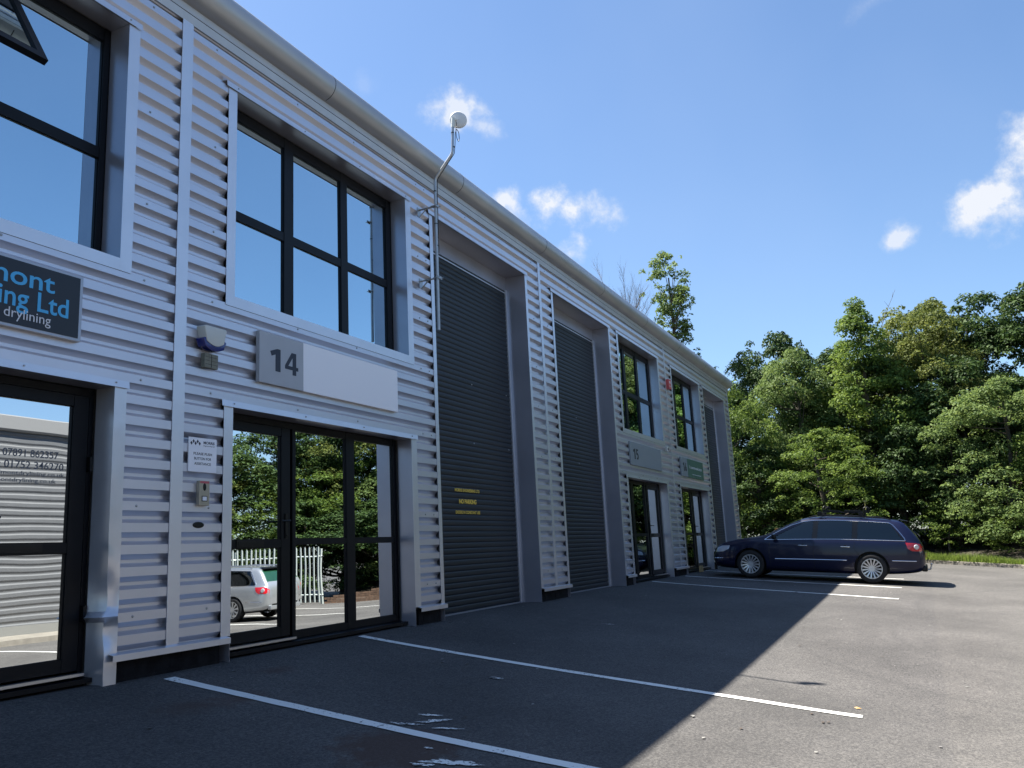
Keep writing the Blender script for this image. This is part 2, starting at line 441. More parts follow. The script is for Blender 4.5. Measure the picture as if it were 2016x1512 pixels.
# text, converted to a mesh lying in the x-z plane, facing -y
def text_mesh(name, body, h, mat_, parent, x, z, y, align='LEFT', bold=0., width=None, spacing=1., italic=0., depth=.0012, lines=1.):
    cu = bpy.data.curves.new(name, 'FONT')
    cu.body = body; cu.size = 1; cu.offset = bold; cu.space_character = spacing; cu.shear = italic; cu.space_line = lines
    cu.resolution_u = 4
    tmp = bpy.data.objects.new('tmp', cu)
    COL.objects.link(tmp)
    dg = bpy.context.evaluated_depsgraph_get()
    me = bpy.data.meshes.new_from_object(tmp.evaluated_get(dg))
    bpy.data.objects.remove(tmp)
    n = len(me.vertices)
    co = np.empty(n * 3); me.vertices.foreach_get('co', co); co = co.reshape(-1, 3)
    mn = co.min(0); mx = co.max(0); sz = mx - mn
    sy = h / sz[1]
    sx = sy if width is None else width / sz[0]
    X = (co[:, 0] - mn[0]) * sx; Z = (co[:, 1] - mn[1]) * sy
    W = sz[0] * sx
    off = {'LEFT': 0, 'RIGHT': -W, 'CENTER': -W / 2}[align]
    out = np.stack([X + off + x, np.full(n, y - depth), Z + z], 1)
    me.vertices.foreach_set('co', out.ravel())
    me.materials.clear(); me.materials.append(mat_)
    me.name = name
    bm = bmesh.new(); bm.from_mesh(me)
    for f_ in bm.faces: f_.smooth = False
    bmesh.ops.recalc_face_normals(bm, faces=bm.faces)
    ret = bmesh.ops.extrude_face_region(bm, geom=bm.faces[:])
    for v in ret['geom']:
        if isinstance(v, bmesh.types.BMVert): v.co.y += depth
    bmesh.ops.recalc_face_normals(bm, faces=bm.faces)
    for f_ in bm.faces: f_.smooth = False
    bm.to_mesh(me); bm.free()
    o = bpy.data.objects.new(name, me); COL.objects.link(o)
    if parent is not None: o.parent = parent
    return o

def arc(cx, cy, rx, ry, a0, a1, n=18):
    return [(cx + rx * math.cos(R(a0 + (a1 - a0) * i / n)), cy + ry * math.sin(R(a0 + (a1 - a0) * i / n))) for i in range(n + 1)]
GLYPH = {
    '1': [[(.55, 0), (.55, 1), (.38, 1), (.04, .84), (.11, .64), (.30, .74), (.30, 0)]],
    '4': [[(.36, 1), (.60, 1), (.60, .38), (.71, .38), (.71, .22), (.60, .22), (.60, 0), (.41, 0), (.41, .22), (.02, .22), (.02, .37)], [(.19, .38), (.41, .38), (.41, .78)]],
    '5': [[(.08, 1), (.58, 1), (.58, .84), (.25, .84), (.24, .635)] + arc(.32, .32, .30, .32, 100, -140) + arc(.32, .32, .085, .14, -135, 140) + [(.07, .50)]],
    '6': [[(.36, 1), (.57, 1), (.36, .635)] + arc(.33, .315, .30, .315, 80, -190), arc(.33, .315, .085, .13, 0, 340)],
}
def digits(text, h, mat_, parent, x, z, y, gap=.70):
    """bold unit number as a thin raised mesh (world x, z relative to the parent sign)"""
    cu = bpy.data.curves.new('number', 'CURVE'); cu.dimensions = '2D'; cu.fill_mode = 'BOTH'
    ox = 0
    for ch in text:
        for pl in GLYPH[ch]:
            sp = cu.splines.new('POLY'); sp.points.add(len(pl) - 1)
            for p, (a, b) in zip(sp.points, pl): p.co = ((a + ox) * h * 1.28, b * h, 0, 1)
            sp.use_cyclic_u = True
        ox += gap
    tmp = bpy.data.objects.new('tmp', cu); COL.objects.link(tmp)
    dg = bpy.context.evaluated_depsgraph_get()
    me = bpy.data.meshes.new_from_object(tmp.evaluated_get(dg)); bpy.data.objects.remove(tmp)
    bm = bmesh.new(); bm.from_mesh(me)
    for v in bm.verts: v.co = Vector((v.co.x, -.0016, v.co.y))
    ret = bmesh.ops.extrude_face_region(bm, geom=bm.faces[:])
    for v in ret['geom']:
        if isinstance(v, bmesh.types.BMVert): v.co.y += .0015
    bmesh.ops.recalc_face_normals(bm, faces=bm.faces)
    bm.to_mesh(me); bm.free(); me.materials.clear(); me.materials.append(mat_)
    o = bpy.data.objects.new('number', me); COL.objects.link(o); o.parent = parent
    o.location = (x - parent.location.x, y - parent.location.y, z - parent.location.z)
    return o

# ------------------------------------------------------------------ ground
def zg(x, y):
    t = np.maximum(0, -np.asarray(y, float))
    s = np.interp(x, [0, 8, 18.2, 20.7, 23.5, 30, 40], [.133, .132, .097, .085, .077, .07, .065])
    a = s * t * (1 + .25 * np.exp(-t / 1.5)); b = .78; k = .2
    h = np.maximum(k - np.abs(a - b), 0) / k
    return -(np.minimum(a, b) - h * h * k / 4)
def zgf(x, y): return float(zg(x, y))

xs = np.concatenate([[-300, -150, -80, -45, -25], np.arange(-14, 44, 1.0), [46, 50, 56, 65, 80, 110, 160, 220, 320]])
ys = np.concatenate([[-300, -160, -90, -55, -38], np.arange(-30, -12, 1.0), np.arange(-12, .01, .2), [1, 4, 10, 20, 40, 80, 160, 300]])
mb = MB()
gx, gy = np.meshgrid(xs, ys, indexing='ij')
gz = zg(gx, gy)
mb.v = [tuple(map(float, p)) for p in np.stack([gx.ravel(), gy.ravel(), gz.ravel()], 1)]
ny = len(ys)
mb.f = [(i * ny + j, (i + 1) * ny + j, (i + 1) * ny + j + 1, i * ny + j + 1) for i in range(len(xs) - 1) for j in range(ny - 1)]
mb.m = [0] * len(mb.f)
g = mb.build('car_park_asphalt', M['asphalt'], smooth=True)
tag(g, 'worn grey asphalt car park sloping away from the units', kind='structure')

random.seed(7)
def parking_line(x, y0, y1, w, label, wob=0.):
    m = MB(); n = int(abs(y1 - y0) / .1)
    vs = []
    rnd = random.Random(int(x * 100))
    for i in range(n + 1):
        y = y0 + (y1 - y0) * i / n
        cx = x + wob * math.sin(i * .19) * .5
        e0 = rnd.uniform(-.004, .004); e1 = rnd.uniform(-.004, .004)
        for q in (cx - w / 2 + e0, cx + w / 2 + e1): vs.append((q, y, zgf(q, y) + .006))
    m.add(vs, [(2 * i, 2 * i + 1, 2 * i + 3, 2 * i + 2) for i in range(n)])
    o = m.build('parking_line', M['line'])
    return tag(o, label, group='white parking bay lines', kind='structure')
parking_line(4.96, -.16, -5.0, .112, 'white bay line starting below the brick plinth beside door 14', .03)
parking_line(7.63, -.02, -4.86, .105, 'long white bay line starting below the right side of door 14', .02)
parking_line(18.2, -.06, -4.88, .105, 'thin white bay line starting at the front of unit 15')
parking_line(20.7, -.15, -4.88, .105, 'white bay line just in front of the navy estate car')
parking_line(23.5, -.0, -4.88, .105, 'white bay line partly hidden beneath the navy estate car')
parking_line(2.2, -.2, -5.0, .09, 'white bay line in front of the left unit')
for i in range(6):   # bays across the car park, seen mirrored in the glass
    x = 8.0 + i * 2.8
    parking_line(x + 1.4, -9.4, -14.0, .09, 'white bay line across the car park before the opposite unit')

def blob(cx, cy, rx, ry, rot, seed, name, material, label, lift=.007):
    rnd = random.Random(seed); n = 44; m = MB(); vs = [(cx, cy, zgf(cx, cy) + lift)]
    ph = [rnd.uniform(0, 6.28) for _ in range(4)]
    for k in range(n):
        a = 2 * math.pi * k / n
        q = 1 + .28 * math.sin(2 * a + ph[0]) + .22 * math.sin(5 * a + ph[1]) + .16 * math.sin(9 * a + ph[2]) + rnd.uniform(-.20, .20)
        u, v = rx * q * math.cos(a), ry * q * math.sin(a)
        x, y = cx + u * math.cos(rot) - v * math.sin(rot), cy + u * math.sin(rot) + v * math.cos(rot)
        vs.append((x, y, zgf(x, y) + lift))
    m.add(vs, [(0, 1 + k, 1 + (k + 1) % n) for k in range(n)])
    return tag(m.build(name, material), label, group='flaked white paint on the asphalt', kind='structure')
A_ = -1.12     # flakes lie along the line of travel of the old marking
blob(5.40, -2.20, .060, .024, A_, 1, 'paint_patch', M['oldpaint'], 'small flake of white paint above the nearest bay line')
blob(5.28, -2.30, .115, .026, A_ + .5, 2, 'paint_patch', M['oldpaint'], 'streak of flaking white paint above the nearest bay line')
blob(5.18, -2.47, .080, .020, A_ + .2, 12, 'paint_patch', M['oldpaint'], 'thin tail of flaking paint right of the streak')
blob(5.10, -2.20, .080, .028, A_, 8, 'paint_patch', M['oldpaint'], 'pale flake of paint touching the nearest bay line')
blob(4.56, -2.86, .125, .050, A_, 3, 'paint_patch', M['oldpaint'], 'ragged white paint patch at the bottom edge of the photo')
blob(4.42, -2.74, .050, .030, A_, 4, 'paint_patch', M['oldpaint'], 'small white flake beside the ragged paint patch')
blob(4.72, -2.60, .030, .012, A_, 5, 'paint_patch', M['oldpaint'], 'tiny white flake inside the brown rust stain')
blob(6.86, -2.0, .050, .020, A_, 6, 'paint_patch', M['oldpaint'], 'small white flake between the two near bay lines')
blob(10.9, -1.6, .060, .025, A_, 16, 'paint_patch', M['oldpaint'], 'small white flake before the first shutter')

# small litter on the asphalt: chips, dry leaves
def litter():
    m = MB(); rnd = random.Random(5)
    for k in range(220):
        x = rnd.uniform(2.5, 24); y = -abs(rnd.gauss(0, 2.6)) - .05 if rnd.random() < .75 else rnd.uniform(-6, -1)
        s = rnd.uniform(.006, .016) * (1 + .04 * x)
        if rnd.random() < .05: s *= 1.9
        a = rnd.uniform(0, 6.28); z = zgf(x, y) + .006
        vs = []
        nn = rnd.choice((4, 5, 6))
        for j in range(nn):
            b = a + 6.283 * j / nn
            q = s * rnd.uniform(.5, 1.2)
            vs.append((x + q * math.cos(b) * 1.5, y + q * math.sin(b), z + rnd.uniform(0, .006)))
        m.add(vs, [tuple(range(nn))], rnd.choice((0, 0, 1, 2)))
    o = m.build('litter', [mat('pale_chip', (.24, .235, .22), .8), mat('dry_leaf', (.06, .045, .035), .8), mat('grey_chip', (.17, .165, .16), .8)])
    tag(o, 'scattered pale chips and dry leaf scraps on the asphalt', 'litter', kind='stuff')
litter()
m = MB(); m.add([(7.92, -4.80, -.63), (7.96, -4.835, -.635), (8.01, -4.80, -.631), (7.96, -4.775, -.626), (7.955, -4.80, -.620)], [(0, 1, 4), (1, 2, 4), (2, 3, 4), (3, 0, 4)])
tag(m.build('dry_leaf', mat('tan_leaf', (.50, .33, .14), .7)), 'single curled tan leaf beyond the end of the long bay line', 'leaf')

# ------------------------------------------------------------------ the terrace of units
PITCH = .1654
Z0P = .257 - PITCH            # phase
HEAD, DH, SILL, SILLT, EAV, BASE = 5.283, 2.188, 3.119, 3.221, 5.70, .209
YC = -.044                     # outer face of the ribs
S1, S2, S3, XE = 5.022, 12.889, 20.762, 28.69
terr = empty('industrial_terrace', (12, 8, 0), label='long two-storey terrace of industrial units clad in ribbed silver metal', cat='building')
TL = Vector((-12, -8, 0))
def tb(m, name, mats, parent=None, **k):
    o = m.build(name, mats, parent or terr, **k)
    if parent is None or parent is terr: o.location = TL
    return o

def ribs(m, x0, x1, z0, z1, y0=0., depth=-YC, pitch=PITCH, phase=Z0P, flip=1):
    """trapezoidal profile from z0 to z1; dark step under every rib"""
    pts = []
    k = math.floor((z0 - phase) / pitch) - 1
    seq = []
    while phase + k * pitch < z1 + pitch:
        b = phase + k * pitch    # top of downward slope (underside of rib) at b
        # going up: underside slope, outer face, upward slope, valley
        seq += [(y0, b - .25 * pitch), (y0 - depth, b), (y0 - depth, b + .42 * pitch), (y0, b + .60 * pitch)]
        k += 1
    prev = None
    for (ya, za), (yb, zb) in zip(seq[:-1], seq[1:]):
        if zb <= z0 or za >= z1: continue
        if za < z0: t = (z0 - za) / (zb - za); ya += (yb - ya) * t; za = z0
        if zb > z1: t = (z1 - za) / (zb - za); yb = ya + (yb - ya) * t; zb = z1
        if not pts: pts.append((ya, za))
        pts.append((yb, zb))
    m.prism_x(pts, x0, x1, closed=False)
    return pts

# openings: (outer-left trim, opening-left, opening-right, outer-right trim)
shut = [(-2.38, -2.28, .78, .88), (9.27, 9.35, 12.32, 12.40), (13.43, 13.51, 16.49, 16.57), (24.87, 24.96, 27.95, 28.05)]
ent = [(1.36, 1.46, 4.46, 4.57), (5.60, 5.71, 8.68, 8.80), (17.0, 17.11, 20.12, 20.23), (21.33, 21.44, 24.42, 24.53)]
m = MB()
xsplit = [-10.7]
XL = -10.7
segs = []     # (x0,x1,kind)
ops = sorted([(a, d, 's') for a, b, c, d in shut] + [(a, d, 'e') for a, b, c, d in ent])
x = XL
for a, d, k in ops:
    ribs(m, x, a + .005, BASE, EAV); 
    if k == 's': ribs(m, a + .005, d - .005, HEAD + .05, EAV)
    else:
        ribs(m, a + .005, d - .005, HEAD + .05, EAV)
        ribs(m, a + .005, d - .005, DH + .05, SILL)
    x = d - .005
ribs(m, x, XE, BASE, EAV)
clad = tb(m, 'cladding_wall', M['clad'])
# end wall
m = MB()
pts = []
k = 0
prof = []
mm = MB()
ptsz = ribs(mm, 0, 1, BASE, EAV)
n = len(ptsz)
vs = [(XE - .002 - y * 1.0, 0.02, z) for y, z in ptsz] + [(XE - .002 - y, 14.5, z) for y, z in ptsz]
m.add(vs, [(i, i + 1, n + i + 1, n + i) for i in range(n - 1)])
m.box(XE + .03, XE + .046, -.046, .09, BASE, EAV)
m.box(XE - .10, XE + .03, -.046, -.043, BASE, EAV + .12)
tb(m, 'end_wall', M['clad'])
# shell: back walls, floors, partitions
m = MB()
xl = XL
def shell_box(*a): m.box(*a)
m.box(XL, XE - .01, 13.0, 13.2, 0, 6.5)
m.box(XL, XE - .01, .36, 12.99, 2.55, 2.75)
m.box(XL, XE - .01, .36, 12.99, 5.60, 5.66)
m.box(XL, XE - .01, .37, 12.99, -.02, .04)
for xx in (XL + .05, -2.85, S1, S2, S3, XE - .16): m.box(xx - .1, xx + .1, .36, 12.99, .041, 5.59)
for a, b, c, d in ent:
    for xx in (a - .30, d + .1):
        m.box(xx, xx + .12, .36, 6.0, .042, 2.54); m.box(xx, xx + .12, .36, 6.0, 2.76, 5.58)
    m.box(a - .2, d + .2, 6.01, 6.1, .043, 2.54); m.box(a - .2, d + .2, 6.01, 6.1, 2.76, 5.58)
# solid backing behind the cladding, between the openings
y0b, y1b = .012, .35
prev = XL
for a, d, k in ops:
    m.box(prev, a + .03, y0b, y1b, .03, 5.59)
    if k == 'e': m.box(a + .035, d - .035, y0b, y1b, DH + .03, SILL - .01)
    m.box(a + .035, d - .035, y0b, y1b, HEAD + .04, 5.59)
    prev = d - .03
m.box(prev, XE - .01, y0b, y1b, .03, 5.59)
tb(m, 'inner_wall', M['interior'])
# roof
m = MB()
m.prism_x([(-.02, 5.99), (7.0, 6.72), (7.0, 6.62), (-.02, 5.89)], XL, XE + .12)
m.prism_x([(7.001, 6.72), (14.8, 5.95), (14.8, 5.85), (7.001, 6.62)], XL, XE + .12)
roof = tb(m, 'roof', mat('roof_sheet', (.33, .34, .36), .5, .2))
m = MB()
m.add([(XE + .02, .05, 5.75), (XE + .02, 14.4, 5.75), (XE + .02, 14.4, 5.9), (XE + .02, 7, 6.61), (XE + .02, .05, 5.89)], [(0, 1, 2, 3, 4)])
m.box(XE - .1, XE + .018, .05, 14.4, 5.70, 5.9)
tb(m, 'gable', M['clad'])
# bullnose eaves
cy, cz, RR = -.082, 5.975, .162
prof = [(-.03, 5.665), (-.050, 5.665), (-.066, 5.742), (-.063, 5.744), (-.064, 5.749), (-.067, 5.751), (-.078, 5.812)]
for k in range(0, 21):
    a = R(-98 - (172) * k / 20)
    prof.append((cy + RR * math.cos(a), cz + RR * math.sin(a)))
prof += [(.02, 6.115), (.02, 5.70), (-.03, 5.70)]
m = MB()
m.prism_x(prof, XL, XE + .10, cap=True)
eav = tb(m, 'bullnose_eaves', [M['soffit'], M['strip']], smooth=35)
for p in eav.data.polygons:
    if p.center.z < 5.812 and p.center.y < .0: p.material_index = 1
m = MB()
# cap at the end and joint straps
for jx in (-4.9, -2.0, 1.05, 4.03, 7.007, 9.943, 12.92, 15.9, 18.9, 21.9, 24.9, 27.6):
    pr = [(cy + (RR + .0015) * math.cos(R(-98 - 150 * k / 16)), cz + (RR + .0015) * math.sin(R(-98 - 150 * k / 16))) for k in range(17)]
    pr2 = [(cy + (RR - .004) * math.cos(R(-98 - 150 * k / 16)), cz + (RR - .004) * math.sin(R(-98 - 150 * k / 16))) for k in range(16, -1, -1)]
    m.prism_x(pr + pr2, jx - .004, jx + .004)
m.prism_x([(-.0675, 5.744), (-.0615, 5.744), (-.0615, 5.747), (-.0675, 5.747)], XL, XE)
tb(m, 'eaves_joint', M['seam'], parent=eav)
m = MB()
vs = []
for jx, sc in ((XE + .10, 1.0), (XE + .135, .93), (XE + .155, .75), (XE + .16, .45)):
    for k in range(24):
        a = 2 * math.pi * k / 24
        vs.append((jx, cy + .01 + (RR + .003) * sc * math.cos(a), cz + (RR + .003) * sc * math.sin(a)))
m.add(vs, [(i * 24 + k, i * 24 + (k + 1) % 24, (i + 1) * 24 + (k + 1) % 24, (i + 1) * 24 + k) for i in range(3) for k in range(24)] + [tuple(range(72, 96))])
tb(m, 'eaves_end_cap', M['soffit'], smooth=50)

# vertical joint strips
for sx, w in ((-2.85, .12), (S1, .115), (S2, .085), (S3, .075), ):
    m = MB()
    m.box(sx, sx + w, YC - .007, YC - .003, BASE - .001, 5.79)
    m.box(sx + w + .0, sx + w + .012, YC - .005, YC - .0025, BASE + .01, 5.78)
    tb(m, 'joint_strip', M['trim'])

# sill flashing and plinth between the openings, at the foot of the wall
prev = XL
def foot(x0, x1):
    m = MB()
    m.prism_x([(YC - .050, .152), (YC - .053, .152), (YC - .053, .198), (YC - .008, .209), (.0, .209), (.0, .203), (YC - .012, .203), (YC - .050, .194)], x0, x1)
    o = tb(m, 'base_flashing', M['trim'])
    m = MB(); m.box(x0 + .05, x1 - .05, -.02, .30, -.25, .178)
    rnd = random.Random(int(x0 * 10))
    # brick courses: slightly uneven proud bricks
    for c in range(3):
        xx = x0 + .05 + (c % 2) * .11
        while xx < x1 - .28:
            q = rnd.uniform(.001, .006)
            m.box(xx, xx + .207, -.02 - q, -.0195, -.045 + c * .073, -.045 + c * .073 + .062); xx += .218
    tb(m, 'plinth', M['plinth'])
edges = []
for a, d, k in ops:
    edges.append((prev, a)); prev = d
edges.append((prev, XE + .04))
for k, (a, b) in enumerate(edges):
    foot(a - (0 if k == 0 else .07), b + .07)

def trims(a, b, c, d, z0, z1, sill, label=None, drop=None, dent=False, depth=.17):
    """edge flashings and reveals round one opening"""
    o = MB(); zb = z0 if not sill else z0
    y0 = YC - .006
    # left trim
    o.box(a, b, y0, y0 + .003, zb - (.0 if not sill else .10), z1)
    # right trim
    if not dent: o.box(c, d, y0, y0 + .003, zb - (.0 if not sill else .10), z1)
    # head: drip trim, its ends just past the side trims
    hh = .052
    o.prism_x([(y0 - .012, z1 - .004), (y0 - .015, z1 - .004), (y0 - .010, z1 + hh), (.004, z1 + hh + .012), (.004, z1 + hh + .008), (y0 - .006, z1 + hh - .002)], a - .035, d + .012)
    if sill:
        o.box(b + .0005, c - .0005, y0 + .0002, y0 + .0028, z0 - .10, z0 - .0)
    nfx = max(3, int((c - b) / .75))
    for i in range(nfx + 1):
        xx = b + (c - b) * i / nfx
        o.lathe([(.0, y0 - .021), (.006, y0 - .020), (.008, y0 - .010)], (xx, 0, z1 + hh * .55), 'y', 8, 1)
    f = tb(o, 'edge_flashing', [M['trim'], M['galv']])
    # reveals
    o = MB()
    yr = depth
    zr0 = z0 if sill else -.005
    o.box(b - .004, b - .001, y0 + .0035, yr, zr0, z1 - .001)
    if not dent: o.box(c + .001, c + .004, y0 + .0035, yr, zr0 - (0 if sill else .15), z1 - .001)
    o.box(b - .001, c + .001, y0 + .0035, yr, z1 - .0005, z1 + .003)
    if sill: o.prism_x([(y0 + .003, z0 - .004), (y0 + .003, z0), (yr, z0 + .018), (yr, z0 + .014)], b, c)
    tb(o, 'reveal', M['reveal'])
    return f

for (a, b, c, d) in ent:
    trims(a, b, c, d, SILLT, HEAD, True)
    trims(a, b, c, d, BASE, DH, False, dent=(abs(c - 4.46) < .1), depth=.15)
# dented corner of the left doorway: bent flashing and reveal
def dent_corner():
    a, c, d = None, 4.46, 4.57
    y0 = YC - .006
    m = MB(); nz_ = 60; vs = []
    us = [(-1, .150), (-1, .10), (-1, .05), (0, y0), (.35, y0), (.7, y0), (1., y0)]
    for i in range(nz_ + 1):
        z = -.15 + (DH + .15) * i / nz_
        for u, y in us:
            if u < 0: X, Y = c, y
            else: X, Y = c + (d - c) * u, y
            # a crease at .46 m, pushed in below and above it
            g1 = math.exp(-((z - .62) / .17) ** 2); g2 = math.exp(-((z - .36) / .12) ** 2)
            cr = math.exp(-((z - .475) / .018) ** 2)
            wgt = 1 if u == 0 else (.75 if u == .35 else (.55 if (u < 0 and y < .08) else (.35 if u < 0 and y < .12 else (.45 if u == .7 else 0.0))))
            if u < 0 and y > .12: wgt = 0
            X += wgt * (.045 * g1 + .022 * g2) - (.075 * cr * (1 if u <= .4 else .3) if u >= 0 or y < .12 else .02 * cr)
            Y += wgt * (.045 * g1 + .050 * g2) - .022 * cr * (1 if u >= 0 else .5) + (.004 * math.sin(z * 19 + u * 3) * wgt * (1 if z < 1.0 else .15))
            vs.append((X, Y, z))
    w = len(us)
    m.add(vs, [(i * w + k, i * w + k + 1, (i + 1) * w + k + 1, (i + 1) * w + k) for i in range(nz_) for k in range(w - 1)])
    o = tb(m, 'dented_flashing', mat('dented_metal', (.66, .67, .71), .30, .6, noise=.06, bump=.3, bump_scale=3, bump_d=.006), smooth=50)
    o['label'] = 'bent and dented corner flashing of the left doorway'
dent_corner()

for i, (a, b, c, d) in enumerate(shut):
    o = MB(); y0 = YC - .006
    o.box(a, b, y0, y0 + .003, BASE, HEAD)
    o.box(c, d, y0, y0 + .003, BASE, HEAD)
    hh = .052
    o.prism_x([(y0 - .012, HEAD - .004), (y0 - .015, HEAD - .004), (y0 - .010, HEAD + hh), (.004, HEAD + hh + .012), (.004, HEAD + hh + .008), (y0 - .006, HEAD + hh - .002)], a - .035, d + .012)
    tb(o, 'edge_flashing', M['trim'])
    o = MB()
    o.box(b - .004, b - .001, y0 + .0035, .335, -.2, HEAD - .001)
    o.box(c + .001, c + .004, y0 + .0035, .335, -.2, HEAD - .001)
    o.box(b - .001, c + .001, y0 + .0035, .335, HEAD - .0005, HEAD + .003)
    o.box(b, c, .30, .304, 5.05, HEAD - .002)
    tb(o, 'reveal', M['reveal'])
    # shutter curtain of curved slats
    sh = MB(); sp = .0765; z = .02; pr = []
    while z < 5.02:
        for q, dy in ((0, -.004), (.05, .0), (.10, -.004), (.25, -.0075), (.5, -.0095), (.8, -.0075)):
            pr.append((.31 + dy, z + q * sp))
        z += sp
    sh.prism_x(pr, b + .055, c - .055, closed=False)
    s_o = tb(sh, 'roller_shutter', M['shutter'], smooth=60)
    rl = MB()
    rl.box(b + .002, b + .06, .285, .33, -.02, 5.06); rl.box(c - .06, c - .002, .285, .33, -.02, 5.06)
    rl.box(b + .002, c - .002, .302, .33, 5.0, 5.10)
    tb(rl, 'guide_rail', M['trim'] if i != 0 else M['trim'], parent=s_o)
    bb = MB(); bb.box(b + .06, c - .06, .285, .32, -.01, .018)
    tb(bb, 'bottom_bar', M['sign_edge'], parent=s_o)
    if i == 1:
        for body, z_, h_, w_ in (('MORRIS ENGINEERING LTD', 1.645, .044, .73), ('NO PARKING', 1.478, .066, .51), ('DOORS IN CONSTANT USE', 1.338, .044, .72)):
            text_mesh('lettering', body, h_, M['txt_yellow'], s_o, 10.68, z_, .2935, 'CENTER', width=w_, bold=.035 if h_ > .05 else .02)

# ------------------------------------------------------------------ windows and doors
YF0, YF1, YG = .178, .225, .203
def pane(x0, x1, z0, z1, parent, mt, y=YG, label=None):
    m = MB(); m.box(x0, x1, y, y + .006, z0, z1)
    return m.build('pane', mt, parent)
def bars(m, x0, x1, z0, z1, xs_, zs_, y0=YF0, y1=YF1):
    """frame around x0..x1,z0..z1; xs_ = list of glass (xa,xb); zs_ = list of (za,zb). Rounded off by stepping."""
    # verticals
    e = [x0] + [v for p in xs_ for v in p] + [x1]
    for i in range(0, len(e), 2): m.box(e[i], e[i + 1], y0, y1, z0, z1)
    f = [z0] + [v for p in zs_ for v in p] + [z1]
    for xa, xb in xs_:
        for i in range(0, len(f), 2): m.box(xa + .0004, xb - .0004, y0 + .004, y1 - .003, f[i] + (.0004 if i == 0 else 0), f[i + 1] - .0004)
    # glazing beads
    for xa, xb in xs_:
        for za, zb in zs_:
            for bx in ((xa, xa + .006), (xb - .006, xb)): m.box(bx[0], bx[1], y0 + .015, y1 - .014, za, zb)
            for bz in ((za, za + .006), (zb - .006, zb)): m.box(xa + .0061, xb - .0061, y0 + .016, y1 - .015, bz[0], bz[1])

def upper_window(a, b, c, d, label, open_sash=False, flip=False):
    m = MB()
    if not flip: gx_ = [(b + .045, b + .945), (b + 1.09, b + 1.925), (b + 2.05, c - .105)]
    else: gx_ = [(b + .105, c - 2.05), (c - 1.925, c - 1.09), (c - .945, c - .055)]
    gz_ = [(SILLT + .075, 4.11), (4.205, 5.165)]
    bars(m, b, c, SILLT, HEAD - .003, gx_, gz_)
    w = tb(m, 'window', M['frame'])
    if label: w['label'] = label
    def sub(o): o.location = (0, 0, 0)
    for i, (xa, xb) in enumerate(gx_):
        for j, (za, zb) in enumerate(gz_):
            if open_sash and i == 1 and j == 1: continue
            pane(xa - .004, xb + .004, za - .004, zb + .004, w, M['glass'])
    return w, gx_, gz_
for k, (a, b, c, d) in enumerate(ent):
    lab = ['window over the left doorway, its middle top vent propped open', 'six-pane dark framed window above number 14', 'six-pane dark framed window above number 15', 'six-pane dark framed window above number 16'][k]
    w, gx_, gz_ = upper_window(a, b, c, d, lab, open_sash=(k == 0), flip=(k == 0))
    if k == 0:
        # top-hung vent propped outwards
        xa, xb = gx_[1]; za, zb = gz_[1]
        xa, xb = 2.52, 3.50
        ang = R(31.5)
        s_ = MB(); L = 1.07
        for (x0, x1, l0, l1) in ((xa, xa + .06, 0, L), (xb - .06, xb, 0, L), (xa + .06, xb - .06, 0, .06), (xa + .06, xb - .06, L - .07, L)):
            s_.box(x0, x1, -.024, .024, -l1, -l0)
        sash = s_.build('sash', M['frame'], w)
        g_ = MB(); g_.box(xa + .055, xb - .055, -.006, .006, -(L - .06), -.05); gg = g_.build('sash', M['glass'], w)
        st = MB(); st.tube([(xb - .05, .02, -.30), (xb - .05, .28, -.45)], .006, 6)
        for q in (sash, gg):
            q.location = (0, .15, 5.20); q.rotation_euler = (-ang, 0, 0)
        gg.name = 'vent_pane'; sash.name = 'vent_sash'
    elif k >= 2:
        # pale roller blind part-way behind the farther panes
        bl = MB(); bl.box(c - .75, c - .12, .30, .303, SILLT + .05, HEAD - .1)
        bl.build('blind', mat('blind_fabric', (.55, .56, .58), .8), w)

